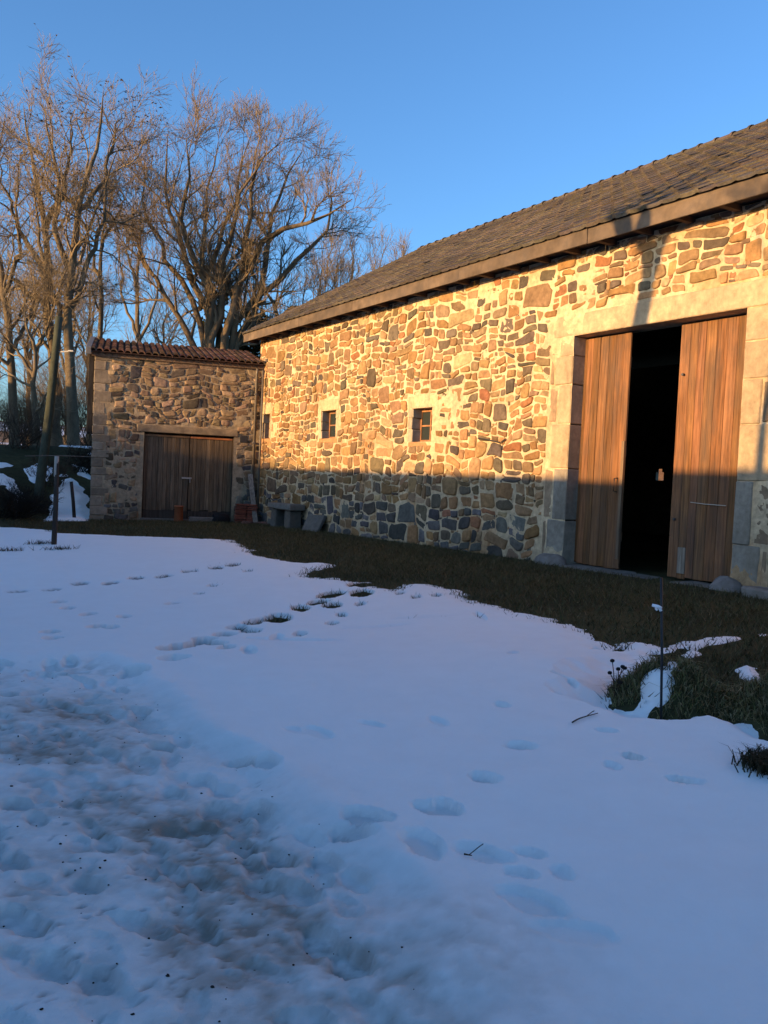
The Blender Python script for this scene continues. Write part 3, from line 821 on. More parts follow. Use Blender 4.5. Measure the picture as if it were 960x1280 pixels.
for ob, s0, s1, c in ((l1, SD[0]+.03, 1.97, (.40, .15, .06)), (l2, 2.0, SD[1]-.02, (.16, .10, .06))):
    mb = MB(); mb.box((s0, SDZ-.12, -.128), (s1, SDZ-.06, -.09), SM, .005, c); mb.build('top_rail', M_WOODH, ob)
for ob, s0, s1 in ((l1, SD[0]+.02, 1.98), (l2, 2.0, SD[1]-.02)):
    mb = MB(); mb.box((s0, .10, -.165), (s1, .40, -.14), SM, .006, (.05, .04, .033)); mb.build('kick_board', M_WOOD, ob)
mb = MB(); mb.box((1.9, 1.30, -.12), (2.18, 1.35, -.085), SM, .006, (.33, .29, .25)); mb.tube([SM(1.95, 1.32, -.09), SM(1.95, 1.32, -.04), SM(1.95, 1.2, -.035)], .012, 6, (.3, .27, .24)); mb.build('door_latch', M_IRON, l1)
mb = MB(); mb.box((SD[0]-.02, 0, -.5), (SD[1]+.02, SDZ, -.45), SM, 0, (.03, .026, .02)); mb.build('inner_wall', M_PLAIN, shed)
mb = MB(); mb.box((SD[0]-.05, -.1, -.3), (SD[1]+.05, .16, .03), SM, .02, (.13, .115, .1), .01); mb.build('threshold', M_DRESS, shed)
for s0, s1 in ((SD[0]-.05, SD[0]+.012), (SD[1]-.012, SD[1]+.05)):
    mb = MB(); mb.box((s0, .12, -.2), (s1, SDZ-.012, -.05), SM, .006, (.10, .07, .045)); mb.build('door_post', M_WOODH, shed)
# square hole beside the lintel, fitted with a dark plate
mb = MB(); mb.box((.38, 2.42, .0), (.60, 2.62, .035), SM, .006, (.035, .03, .026)); mb.build('vent', M_IRON, shed)
# canal tile roof sloping up to the back
ssl = 3.6; sp = math.radians(12)
def SRM(s, u, h): return SM(s, 4.68+u*math.sin(sp)+h*math.cos(sp), .20-u*math.cos(sp)+h*math.sin(sp))
mb = MB()
def rtile(r): return np.array((.115, .062, .045))*r.uniform(.5, 1.35)*np.array([1, r.uniform(.85, 1.2), r.uniform(.85, 1.2)])
tiles(mb, SRM, .0, SW+.16, ssl, .185, .36, rtile, .03, .075, 14)
def SRM2(s, u, h): return SM(s, 4.60+h, .11-u)
tiles(mb, SRM2, .0, SW+.10, .3, .185, .36, rtile, .0, .07, 15)
sroof = mb.build('roof', M_TILE, shed, False, False)
mb = MB(); mb.box((0, -.02, 0), (SW+.15, ssl, -.012), SRM, 0, (.09, .05, .035)); mb.build('roof_deck', M_TILE, sroof)
mb = MB(); mb.box((.0, 4.55, -.25), (SW+.09, 4.70, .085), SM, 0, (.16, .11, .075)); mb.build('eave_mortar', M_STONE, sroof)
mb = MB(); V = []
mb.box((SW+.10, -.08, -.10), (SW+.24, ssl, .10), SRM, .01, (.16, .15, .14)); mb.build('verge_cap', M_IRON, shed)
mb = MB(); mb.box((SW+.02, 2.45, -1.1), (SW+.16, 4.62, -.05), SM, .008, (.018, .017, .016)); mb.build('side_boarding', M_WOOD, shed)
mb = MB(); mb.box((SW-.02, 2.0, -.3), (SW+.08, 2.06, .05), SM, .006, (.05, .045, .04)); mb.build('iron_bracket', M_IRON, shed)
# downpipes in the corner
mb = MB(); mb.tube([SM(.19, 4.55, .16), SM(.19, 4.4, .09), SM(.19, .15, .09)], .042, 10, (.12, .098, .075))
for z in (1., 2.4, 3.8): mb.box((.13, z, 0), (.25, z+.04, .14), SM, .004, (.1, .09, .08))
mb.build('downpipe', M_IRON, shed, True)
mb = MB(); mb.tube([SM(.05, 4.5, .3), SM(.05, .15, .34)], .03, 8, (.12, .10, .08)); mb.build('downpipe', M_IRON, shed, True)

# ------------------------------------------------------------------ trees
def nrm(v): return v/(np.linalg.norm(v, axis=-1, keepdims=True)+1e-9)
def resample(pts, rad, k):
    pts = np.asarray(pts, float); rad = np.asarray(rad, float)
    # smooth by Catmull-Rom then resample
    d = np.r_[0, np.cumsum(np.linalg.norm(np.diff(pts, axis=0), axis=1))]
    n = len(pts); out = []; rr = []
    u = np.linspace(0, d[-1], k)
    tang = np.gradient(pts, d, axis=0) if n > 2 else np.repeat((pts[1:]-pts[:1])/d[-1], n, 0)
    for x in u:
        i = min(max(np.searchsorted(d, x)-1, 0), n-2); h = d[i+1]-d[i]; s = (x-d[i])/h
        h00 = 2*s**3-3*s**2+1; h10 = s**3-2*s**2+s; h01 = -2*s**3+3*s**2; h11 = s**3-s**2
        out.append(h00*pts[i]+h10*h*tang[i]+h01*pts[i+1]+h11*h*tang[i+1]); rr.append(rad[i]*(1-s)+rad[i+1]*s)
    return np.array(out), np.array(rr)
def grow(P, R, g, m_, L, ang, up, k=5, umin=.25, taper=.3, wob=.18, rs=.6, rmin=.004, fall=.5):
    n, k0, _ = P.shape; idx = np.repeat(np.arange(n), m_); M_ = len(idx)
    u = umin+(1-umin)*g.random(M_)**.85; f = u*(k0-1); i0 = np.minimum(f.astype(int), k0-2); w = (f-i0)[:, None]
    S = P[idx, i0]*(1-w)+P[idx, i0+1]*w; T = nrm(P[idx, i0+1]-P[idx, i0]); r = R[idx, i0]*(1-w[:, 0])+R[idx, i0+1]*w[:, 0]
    q = nrm(np.cross(T, g.normal(size=(M_, 3)))); a = np.radians(g.uniform(*ang, M_))[:, None]
    Dv = np.cos(a)*T+np.sin(a)*q; Dv[:, 2] += up; Dv = nrm(Dv)
    ln = g.uniform(*L, M_)*(1.15-fall*u)
    out = np.empty((M_, k, 3)); out[:, 0] = S; st = (ln/(k-1))[:, None]
    for j in range(1, k):
        Dv = Dv+wob*g.normal(size=(M_, 3)); Dv[:, 2] += up*.35; Dv = nrm(Dv); out[:, j] = out[:, j-1]+Dv*st
    rr = np.maximum(r*rs*g.uniform(.7, 1.05, M_), rmin)[:, None]*(1-(1-taper)*np.linspace(0, 1, k))[None]
    return out, np.maximum(rr, rmin*.6)
def batch(lst, sides):
    V = []; F = []; n = 0
    for (P, R), s in zip(lst, sides):
        v, f = tubes(P, R, s)
        if f.shape[1] == 4: F.append(f+n)
        V.append(v); n += len(v)
    return np.concatenate(V), np.concatenate(F)
def leaves_cards(P, g, n, size):
    idx = g.integers(0, len(P), n); c = P[idx, g.integers(1, P.shape[1], n)]+g.normal(size=(n, 3))*.05
    a = nrm(g.normal(size=(n, 3)))*size*g.uniform(.6, 1.3, (n, 1)); b = nrm(np.cross(a, g.normal(size=(n, 3))))*size*.55
    V = np.stack([c-a, c+b*.9-a*.1, c+a, c-b*.9-a*.1], 1).reshape(-1, 3); F = np.arange(4*n).reshape(n, 4)
    return V, F

def tree(name, label, cat, base, limbs, seed, levels, bark=(.17, .125, .085), twig=(.20, .145, .10), group=None, leaves=0, lsize=.06, leafcol=(.05, .035, .02), sides=(9, 5, 3, 3)):
    g = np.random.default_rng(seed)
    root = empty(name, base, label, cat, group)
    PR = [resample(p, r, 14) for p, r in limbs]
    P = np.stack([a for a, _ in PR]); R = np.stack([b for _, b in PR])
    # a little wander in the big limbs
    seg = np.linalg.norm(P[:, 1:]-P[:, :-1], axis=2).mean()
    wv = g.normal(size=P.shape)*seg*.10; wv[:, 0] = 0; P = P+wv
    V, F = tubes(P, R, sides[0])
    mesh_obj('trunk', V, F, M_BARK, root, np.tile(np.array(bark)*.72, (len(V), 1))*g.uniform(.85, 1.15, (len(V), 1)), True)
    cur = (P, R); allb = []
    for lv in levels:
        cur = grow(*cur, g, **lv); allb.append(cur)
    Vs = []; Fs = []; Cs = []; n = 0
    for i, (a, b) in enumerate(allb):
        v, f = tubes(a, b, sides[min(i+1, len(sides)-1)]); Vs.append(v); Fs.append(f+n); n += len(v)
        c = np.array(bark)*(1-i/len(allb))+np.array(twig)*(i/len(allb)); per = g.uniform(.75, 1.25, (len(a), 1))
        Cs.append(np.repeat(per*c[None], a.shape[1]*sides[min(i+1, len(sides)-1)], 0))
    if leaves:
        v, f = leaves_cards(allb[-1][0], g, leaves, lsize); Vs.append(v); Fs.append(f+n); n += len(v)
        Cs.append(np.repeat(np.array(leafcol)[None]*g.uniform(.6, 1.5, (leaves, 1)), 4, 0))
    mesh_obj('crown', np.concatenate(Vs), np.concatenate(Fs), M_TWIG, root, np.concatenate(Cs), False)
    return root
def limb_px(pts, Y, g, r0, r1, base=None, dsp=1.5):
    dz = g.uniform(-dsp, dsp); n = len(pts); out = []
    pts = [(x, y+36*max(0, min(1, (430-y)/330))) for x, y in pts]
    for i, (x, y) in enumerate(pts):
        yy = Y+dz*(i/(n-1))**1.2
        out.append(at_y(x, y, yy))
    r1 *= .4; rad = np.linspace(1, 0, n)**.95*(r0-r1)+r1
    if base is not None:
        out = [np.array(base)]+out; rad = np.r_[r0*1.25, rad]
    return np.array(out), rad
def lvl(m_, L, ang, up, **k): return dict(m_=m_, L=L, ang=ang, up=up, **k)
def ground_at(px, Y):
    p = at_y(px, 560, Y); return np.array([p[0], p[1], G(p[0], p[1])-.1])

# big many-stemmed tree behind the shed
g = np.random.default_rng(5); Y0 = 36.
b0 = ground_at(264, Y0)
L_ = [[(262, 480), (262, 413), (259, 345), (235, 293), (230, 230), (237, 190), (230, 150)],
      [(258, 480), (253, 427), (235, 345), (207, 307), (188, 270), (182, 215), (172, 160)],
      [(265, 480), (264, 420), (262, 330), (275, 290), (288, 255), (298, 200), (312, 135)],
      [(268, 480), (270, 430), (281, 320), (292, 262), (303, 225), (330, 150)],
      [(275, 480), (285, 420), (323, 367), (360, 325), (387, 300), (417, 278), (433, 240), (437, 205)],
      [(272, 480), (284, 405), (320, 302), (350, 276), (385, 268), (418, 252), (455, 225)],
      [(270, 480), (290, 420), (300, 340), (307, 280), (311, 223), (322, 180), (352, 150)],
      [(274, 480), (305, 410), (335, 320), (343, 267), (351, 227), (372, 190), (385, 160)],
      [(260, 480), (243, 425), (215, 380), (190, 335), (172, 290), (165, 240)],
      [(268, 480), (272, 400), (250, 320), (255, 260), (265, 210), (270, 150)],
      [(276, 490), (300, 430), (345, 392), (400, 372), (450, 350)],
      [(266, 480), (262, 390), (240, 330), (215, 270), (205, 200), (212, 140)]]
L_ = [[(x if x < 330 else 330+(x-330)*.84, y) for x, y in q] for q in L_]
limbs = [limb_px(q, Y0, g, g.uniform(.13, .20), .04, b0+g.normal(size=3)*np.array([.25, .25, 0]), 2.6) for q in L_]
BIG = [lvl(12, (1.4, 3.1), (25, 68), .12, umin=.4, rs=.6, k=7, wob=.22), lvl(8, (.8, 1.7), (20, 58), .18, umin=.2, rs=.66, k=5, rmin=.011), lvl(6, (.4, .95), (18, 50), .2, umin=.15, k=4, rmin=.008), lvl(2, (.2, .5), (15, 45), .2, umin=.2, k=3, rmin=.0065)]
tree('bare_tree', 'broad bare tree with many stems spreading behind the red tiled shed', 'tree', b0, limbs, 51, BIG, (.19, .142, .09), (.265, .203, .122), 'bare winter trees behind the buildings')

# tall trees at the left edge
def tall(label, px, Y, L_, seed, r0, leaves=0, lev=None):
    g = np.random.default_rng(seed); b = ground_at(px, Y)
    limbs = [limb_px(q, Y, g, r0*(1 if i == 0 else .6), .03, b if i == 0 else None, 1.8) for i, q in enumerate(L_)]
    lev = lev or [lvl(11, (1.3, 3.2), (28, 70), .10, umin=.2, rs=.62, k=7, wob=.24), lvl(7, (.8, 1.7), (25, 60), .12, umin=.2, k=5, rmin=.009), lvl(5, (.4, .9), (20, 55), .10, umin=.15, k=4, rmin=.009), lvl(1, (.2, .5), (15, 45), .2, umin=.2, k=3, rmin=.0055)]
    return tree('bare_tree', label, 'tree', b, limbs, seed, lev, (.20, .155, .10), (.26, .205, .128), 'bare winter trees behind the buildings', leaves)
tall('tallest bare tree at the left, its fork catching the sun above the pole', 92, 33.,
     [[(90, 500), (86, 420), (88, 330), (100, 240), (113, 185), (124, 120), (128, 78)], [(88, 330), (70, 270), (74, 200), (62, 140), (50, 92)], [(100, 240), (122, 215), (140, 150), (150, 100)], [(87, 380), (112, 320), (128, 260), (134, 200), (150, 150)], [(86, 420), (60, 340), (48, 270), (40, 200)]], 71, .20, 500)
tall('thick bare tree with a dark trunk rising right behind the leaning pole', 72, 37.,
     [[(70, 500), (64, 430), (60, 350), (56, 270), (46, 210), (36, 140), (28, 96)], [(59, 330), (30, 280), (10, 220), (-5, 160)], [(56, 270), (78, 215), (88, 160), (92, 100)], [(62, 380), (25, 350), (-10, 320), (-40, 280)]], 72, .22)
tall('bare tree at the far left edge with branches sweeping into the frame', 18, 35.,
     [[(16, 500), (12, 430), (4, 340), (-10, 260), (-8, 180), (6, 110)], [(6, 360), (24, 300), (20, 230), (28, 160)], [(4, 340), (-30, 290), (-50, 220)], [(13, 440), (40, 390), (60, 350)]], 73, .17)
tall('slender bare tree beside the shed roof, between the two big trees', 128, 39.,
     [[(126, 500), (125, 430), (126, 340), (126, 290), (138, 230), (142, 190)], [(126, 340), (110, 290), (108, 230)], [(126, 300), (146, 250), (160, 215)]], 74, .14, 250)
tall('low leaning bare tree left of the pole with a twisted trunk', 45, 33.,
     [[(45, 530), (42, 490), (44, 440), (30, 390), (34, 330)], [(44, 440), (62, 400), (70, 350)], [(42, 470), (14, 430), (-6, 400)]], 75, .12)
SM_L = [lvl(9, (1.2, 2.6), (20, 50), .3, umin=.25, rs=.55, k=5, wob=.13), lvl(7, (.8, 1.6), (18, 45), .25, umin=.2, k=4, rmin=.009), lvl(6, (.5, 1.), (15, 40), .2, umin=.15, k=3, rmin=.007)]
tall('small twiggy tree far behind the shed roof at its left end', 172, 48.,
     [[(172, 480), (172, 400), (170, 340), (176, 290), (180, 255)], [(172, 420), (155, 370), (150, 310), (156, 265)], [(172, 430), (192, 380), (198, 330), (205, 290)], [(170, 350), (160, 300), (165, 260)]], 76, .16, 0, SM_L)
tall('hazy bare tree showing over the left end of the barn roof', 440, 54.,
     [[(430, 480), (430, 420), (432, 370), (440, 330), (446, 290)], [(430, 430), (455, 385), (470, 340), (480, 300)], [(430, 440), (410, 390), (400, 340), (405, 300)], [(432, 440), (475, 390), (498, 345), (505, 312)], [(432, 400), (420, 350), (424, 300)]], 77, .18, 0, SM_L)
tall('dark low bare tree crossing behind the roof corner of the barn', 350, 43.,
     [[(350, 480), (350, 420), (345, 380), (330, 350), (325, 310)], [(350, 430), (380, 390), (410, 370), (430, 350)], [(350, 440), (320, 410), (300, 380), (285, 350)]], 78, .17, 0, SM_L)
for i, (px, Y_, top_, lab) in enumerate(((-8, 52., 300, 'twiggy background tree at the far left edge, behind the leaning one'), (38, 56., 330, 'twiggy background tree seen past the pole on its left'), (84, 50., 345, 'twiggy background tree filling the gap right of the pole'), (112, 58., 320, 'twiggy background tree just above the left end of the shed'), (205, 60., 385, 'low twiggy background tree over the middle of the shed roof'))):
    q = random.Random(i)
    tall(lab, px, Y_, [[(px, 500), (px+q.uniform(-5, 5), 430), (px+q.uniform(-10, 10), top_+40), (px+q.uniform(-15, 15), top_)], [(px, 470), (px-14, 410), (px-24, top_+30)], [(px, 480), (px+15, 420), (px+27, top_+45)], [(px, 450), (px+5, 390), (px+12, top_+15)]], 300+i, .15, 0,
         [lvl(10, (1.5, 3.2), (25, 60), .12, umin=.12, rs=.5, k=5, wob=.17), lvl(7, (.8, 1.7), (20, 55), .15, umin=.15, k=4, rmin=.01), lvl(5, (.5, 1.), (15, 45), .2, umin=.15, k=3, rmin=.008)])
# dark evergreen behind the roof corner
def evergreen(name, label, px0, px1, pytop, Y, seed, n, lsz=.12, cat='shrub'):
    g = np.random.default_rng(seed); xs = [ground_at(p, Y) for p in np.linspace(px0, px1, 4)]
    b = ground_at((px0+px1)/2, Y); root = empty(name, b, label, cat)
    lim = []
    for q in range(8):
        px = g.uniform(px0+.25*(px1-px0), px1-.25*(px1-px0)); t = at_y(px + g.uniform(-.3, .3)*(px1-px0), pytop+g.uniform(0, 30), Y+g.uniform(-.8, .8))
        lim.append(resample(np.array([b+g.normal(size=3)*.15*np.array([1, 1, 0]), b*.5+t*.5+g.normal(size=3)*.3, t]), [.08, .05, .015], 10))
    P = np.stack([a for a, _ in lim]); R = np.stack([c for _, c in lim])
    V, F = tubes(P, R, 6); mesh_obj('trunk', V, F, M_BARK, root, np.tile(np.array([.10, .075, .05]), (len(V), 1)), True)
    a1 = grow(P, R, g, 12, (.6, 1.5), (35, 80), .0, umin=.15); a2 = grow(*a1, g, 7, (.3, .7), (25, 60), .0, k=4)
    v1, f1_ = tubes(*a1, 3); v2, f2_ = tubes(*a2, 3); lv, lf = leaves_cards(a2[0], g, n, lsz)
    V = np.concatenate([v1, v2, lv]); F = np.concatenate([f1_, f2_+len(v1), lf+len(v1)+len(v2)])
    C = np.concatenate([np.tile(np.array([.10, .075, .05]), (len(v1)+len(v2), 1)), np.repeat(np.array([[.04, .045, .02]])*g.uniform(.5, 1.6, (n, 1)), 4, 0)])
    mesh_obj('crown', V, F, M_GRASS, root, C); return root
evergreen('evergreen_shrub', 'dark ivy covered shrub between the shed roof and barn roof corner', 262, 388, 372, 38., 81, 4500)

# brush on the bank at the left
def brush(label, px, py, Hh, seed, n=22, col=(.06, .045, .03), spread=.7, p=None):
    g = np.random.default_rng(seed); p = on_ground(px, py) if p is None else p; root = empty('leafless_shrub', p, label, 'shrub', 'leafless shrubs on the bank')
    S = np.repeat(p[None], n, 0)+np.c_[g.normal(size=(n, 2))*.25, np.full(n, -.05)]
    Dv = nrm(np.c_[g.normal(size=(n, 2))*spread, np.ones(n)])
    P = np.stack([S+Dv*Hh*u*g.uniform(.9, 1.1, (n, 1))+g.normal(size=(n, 3))*.03*u for u in np.linspace(0, 1, 6)], 1)
    R = np.tile(np.linspace(.016, .006, 6), (n, 1)); V, F = tubes(P, R, 4)
    mesh_obj('stems', V, F, M_BARK, root, np.tile(np.array(col), (len(V), 1)))
    a = grow(P, R, g, 9, (Hh*.25, Hh*.6), (20, 55), .1, k=4, rmin=.005); b = grow(*a, g, 5, (Hh*.1, Hh*.3), (20, 55), .1, k=3, rmin=.004)
    v1, f1_ = tubes(*a, 3); v2, f2_ = tubes(*b, 3)
    mesh_obj('twigs', np.concatenate([v1, v2]), np.concatenate([f1_, f2_+len(v1)]), M_TWIG, root, np.tile(np.array(col)*1.2, (len(v1)+len(v2), 1)))
brush('dense dark leafless shrub at the far left edge of the bank', 8, 648, .9, 91, 40, (.022, .019, .014), 1.1)
brush('leafless shrub just left of the leaning pole foot', 32, 640, .75, 92, 34, (.022, .019, .014), 1.1)
brush('spiky leafless shrub on the snow between pole and post', 58, 606, .8, 93, 20)
brush('dark leafless shrub against the bank left of the shed corner', 102, 590, .9, 94, 34, (.03, .024, .018), 1.0)
brush('wispy leafless shrub on the bank top under the left trees', 25, 560, 1.3, 95, 26, (.07, .05, .035))
brush('wispy leafless shrub in front of the thick trunks behind the pole', 92, 556, 1.1, 96, 22, (.06, .045, .03))

for i, (px_, Y_, H_, lab) in enumerate(((-12, 37., 2.0, 'low thicket of brown twigs at the left edge behind the leaning tree'), (28, 39., 1.9, 'low thicket of brown twigs behind the low twisted tree'), (58, 41., 2.6, 'tall thicket of brown twigs between the pole and the thick trunk'), (86, 38., 3.6, 'tall thicket of brown twigs around the tallest trunk'), (112, 40., 3.9, 'tall thicket of brown twigs touching the left side of the shed'))):
    brush(lab, 0, 0, H_, 400+i, 46, (.13, .095, .06), .45, ground_at(px_, Y_))
for i, (t_, o_, H_) in enumerate(((23.3, 14.3, 2.7), (24.2, 14.2, 3.2), (25.1, 14.4, 3.5))):  # unseen shrubs added out of frame to soften the shade on the shed
    b_ = W(t_, o_, 0); brush(('shortest', 'middle-sized', 'tallest')[i]+' unseen leafless shrub added to soften the shade on the shed', 0, 0, H_, 420+i, 60, (.06, .045, .03), .4, b_)
# ------------------------------------------------------------------ pole, posts
pb = on_ground(47, 640); ptop = at_y(74, 396, pb[1]); pole = empty('utility_pole', pb, 'leaning greenish wooden utility pole with a small pale lamp arm', 'pole')
pts = [pb-np.array([0, 0, .4])+(pb-ptop)*.02, pb, pb*.5+ptop*.5+np.array([.02, 0, 0]), ptop]
mb = MB(); mb.tube(*resample(pts, [.145, .14, .12, .10], 10), 12, (.060, .066, .046)); mb.build('shaft', M_BARK, pole, True)
mb = MB(); a = at_y(72, 440, pb[1]); c = at_y(90, 439, pb[1]-.1)
mb.tube([a, a*.5+c*.5, c], .022, 6, (.4, .39, .36)); mb.box(c-np.array([.10, .05, .02]), c+np.array([.05, .05, .025]), None, .01, (.45, .43, .39)); mb.build('lamp_arm', M_IRON, pole)

b1 = on_ground(67, 683); t1 = at_y(71, 571, b1[1]); fp = empty('fence_post', b1, 'weathered wooden post with pale top standing in the snow, carrying a thin rail', 'post')
mb = MB(); mb.tube(*resample([b1-np.array([0, 0, .2]), b1*.55+t1*.45+np.array([.012, 0, 0]), t1], [.05, .046, .038], 8), 9, (.045, .038, .032)); mb.build('shaft', M_BARK, fp, True)
tt = b1*.22+t1*.78; mb = MB(); mb.tube([tt, t1+np.array([0, 0, .012])], [.041, .04], 9, (.34, .31, .27)); mb.build('peeled_top', M_BARK, fp, True)
mb = MB(); a = at_y(31, 570, b1[1]-.3); c = at_y(114, 571, b1[1]+.25); mid = t1+np.array([0, 0, .01])
mb.tube(*resample([a, mid+np.array([0, 0, .012]), c], [.007, .009, .007], 10), 6, (.13, .11, .09)); mb.build('rail', M_BARK, fp, True)
b2 = on_ground(94, 651); t2 = at_y(89, 602, b2[1]); f2p = empty('fence_post', b2, 'thin dark post leaning on the snow bank near the shed corner', 'post')
mb = MB(); mb.tube([b2-np.array([0, 0, .2]), b2*.5+t2*.5, t2], [.05, .048, .045], 8, (.035, .03, .026)); mb.build('shaft', M_BARK, f2p, True)

# ------------------------------------------------------------------ odds and ends by the shed
def sg(px, py, h=.25):
    """point on the ground in front of the shed's face, h out of it"""
    p = at_plane(px, py, SO+h*SMn, SMn); s = (p-SO)@SE; q = SM(s, 0, h); return s, G(q[0], q[1])
s, z = sg(223, 650, .3)
chim = empty('chimney_pot', SM(s, z, .3), 'orange terracotta flue pot standing before the shed doors', 'clay pot')
mb = MB(); V = []; pr = [(.0, .11), (.02, .13), (.40, .115), (.405, .135), (.44, .135), (.44, .095), (.05, .09)]
for (h, rr) in pr:
    for q in range(16):
        an = 2*math.pi*q/16; V.append(SM(s, z, .3)+np.array([math.cos(an)*rr, math.sin(an)*rr, h]))
mb.add(np.array(V), [[i*16+q, i*16+(q+1) % 16, (i+1)*16+(q+1) % 16, (i+1)*16+q] for i in range(len(pr)-1) for q in range(16)], (.30, .105, .05)); mb.build('pot_body', M_PLAIN, chim, True)
# pile of roof tiles
s, z = sg(307, 648, .45); r = random.Random(33)
pile = empty('tile_stack', SM(s, z, .45), 'stack of spare red roof tiles at the shed corner', 'tile stack')
mb = MB()
for row in range(9):
    for c_ in range(2):
        e = r.uniform(-.015, .015); mb.box((s-.30+c_*.31+e, z+row*.062, .28+e), (s-.01+c_*.31+e, z+row*.062+.048, .62+e), SM, .008, np.array((.19, .058, .034))*r.uniform(.6, 1.3), .006)
mb.build('stacked_tiles', M_TILE, pile)
for k in range(8):
    mb = MB(); a = s+r.uniform(-.5, .4); h = r.uniform(.65, .95); an = r.uniform(0, 3)
    c = SM(a, 0, h); c[2] = G(c[0], c[1])+.025; ca, sa = math.cos(an), math.sin(an)
    mb.box((-.14, -.08, -.02), (.14, .08, .02), lambda x, y, zz: c+np.array([x*ca-y*sa, x*sa+y*ca, zz+x*.2]), .006, np.array((.20, .10, .075))*r.uniform(.6, 1.2), .01)
    o = mb.build('tile_fragment', M_TILE, None); tag(o, 'broken red tile fragment lying on grass before the tile stack', 'tile', 'broken tile fragments')
s, z = sg(276, 650, .35); mb = MB(); boulder(mb, SM(s, z+.10, .35), (SE*.26, SMn*.18, np.array([0, 0, .16])), (.014, .014, .015), 5, rough=.35)
o = mb.build('rubble_sack', M_PLAIN, None, True); tag(o, 'crumpled black sack lying at the foot of the shed doors', 'sack')
s, z = sg(254, 650, .3); mb = MB(); mb.box((s-.55, z-.02, .2), (s+.4, z+.13, .42), SM, .03, (.13, .12, .105), .015); o = mb.build('stone_block', M_DRESS, None); tag(o, 'flat grey stone block lying below the shed doors', 'stone')
# leaning planks
s, z = sg(318, 655, .5)
mb = MB(); mb.box((-.07, 0, -.015), (.07, 1.45, .015), lambda x, y, h: SM(s+x+y*.09, z+y*.97, .75-y*.40+h), .005, (.23, .2, .165)); o = mb.build('leaning_plank', M_WOOD, None); tag(o, 'pale grey plank leaning in the corner beside the tile stack', 'plank')
# stone bench by the barn wall
a, _ = wall_tz(341, 640, .35); c, _ = wall_tz(369, 640, .35); zg = G(*W((a+c)/2, .35, 0)[:2])
bench = empty('stone_bench', W((a+c)/2, .3, zg), 'grey stone slab bench on two blocks against the barn wall near the corner', 'bench')
lo, hi = min(a, c), max(a, c)
mb = MB(); mb.box((lo, zg+.48, .06), (hi, zg+.64, .52), BM, .03, (.17, .16, .14), .015); mb.build('seat', M_DRESS, bench)
for e in (lo+.12, hi-.42): mb = MB(); mb.box((e, zg-.1, .1), (e+.3, zg+.478, .46), BM, .025, (.10, .095, .085), .012); mb.build('support', M_DRESS, bench)
a, _ = wall_tz(392, 650, .2); zg = G(*W(a, .2, 0)[:2])
mb = MB(); mb.box((-.42, 0, -.05), (.42, .5, .05), lambda x, y, h: W(a+x, .30-y*.42+h, zg-.04+y*.9), .02, (.13, .12, .105), .02); o = mb.build('leaning_slab', M_DRESS, None); tag(o, 'grey stone slab leaning on the barn wall beside the bench', 'slab')
a = 6.85; zg = G(*W(a, .3, 0)[:2])
mb = MB(); mb.box((a-.45, zg-.05, .1), (a+.25, zg+.12, .5), BM, .03, (.25, .22, .19), .02); o = mb.build('stone_block', M_DRESS, None); tag(o, 'pale stone block at the wall foot right of the big doorway', 'stone')

# ------------------------------------------------------------------ grass
def blades(name, t, o, hmin, hmax, wd, lean, cols, seed, seg=1, drop=0.):
    g = np.random.default_rng(seed); n = len(t)
    B = P0[None]+t[:, None]*D+o[:, None]*N; B[:, 2] = gto(t, o)-.005
    an = g.uniform(0, 2*math.pi, n); w = np.c_[np.cos(an), np.sin(an), np.zeros(n)]*wd*g.uniform(.6, 1.3, (n, 1))
    h = g.uniform(hmin, hmax, n)[:, None]; ln = np.clip(g.normal(size=(n, 3)), -1.6, 1.6)*lean; ln[:, 2] = 0
    tip = B+h*np.c_[np.zeros(n), np.zeros(n), np.ones(n)]*(1-drop)+ln*h
    if seg == 1:
        V = np.stack([B-w, B+w, tip], 1).reshape(-1, 3); F = np.arange(3*n).reshape(n, 3); k = 3
    else:
        mid = B+h*np.c_[np.zeros(n), np.zeros(n), np.ones(n)]*.7+ln*h*.35
        V = np.stack([B-w, B+w, mid+w*.8, mid-w*.8, tip+w*.1, tip-w*.1], 1).reshape(-1, 3)
        b = np.arange(n)[:, None]*6; F = np.concatenate([b+np.array([[0, 1, 2, 3]]), b+np.array([[3, 2, 4, 5]])]); k = 6
    cc = np.array(cols)[g.integers(0, len(cols), n)]*g.uniform(.6, 1.4, (n, 1))
    ob = mesh_obj(name, V, F, M_GRASS, None, np.repeat(cc, k, 0)); ob['kind'] = 'stuff'
    tag(ob, None, None); return ob
g = np.random.default_rng(17)
n = 170000; t = 1+g.random(n)**1.35*24.5; o = .05+g.random(n)*6.8
B = P0[None]+t[:, None]*D+o[:, None]*N
th_, _, _, _, _ = thick(B[:, 0].copy(), B[:, 1].copy()); pat = fbm(t*1.2, o*1.2, 19, 3)
k = (th_ < .012+.02*g.random(n)**2) & (g.random(n) < .75+.5*pat) & ~((t > 7.6) & (t < 10.9) & (o < .2))
shd = (B-SO)@SMn; k &= shd > .1
go = blades('lawn_grass', t[k], o[k], .025, .085, .006, .7, [(.066, .060, .022), (.085, .070, .030), (.115, .085, .044), (.048, .050, .019)], 18)
go['label'] = 'short dark grass strip along the barn and shed walls'; go['category'] = 'grass'
n = 90000; t = g.uniform(-1.5, 4.6, n); o = g.uniform(3.6, 6.4, n)
B = P0[None]+t[:, None]*D+o[:, None]*N
th_, _, _, _, _ = thick(B[:, 0].copy(), B[:, 1].copy()); k = (th_ < -.005) & (mound_w(t, o) > .02)
mo = blades('mound_grass', t[k], o[k], .035, .11, .0035, .9, [(.15, .135, .05), (.20, .165, .075), (.11, .115, .038), (.25, .20, .10)], 19, 2, .5)
mo['label'] = 'long straggly dry grass covering the heap at the right'; mo['category'] = 'grass'
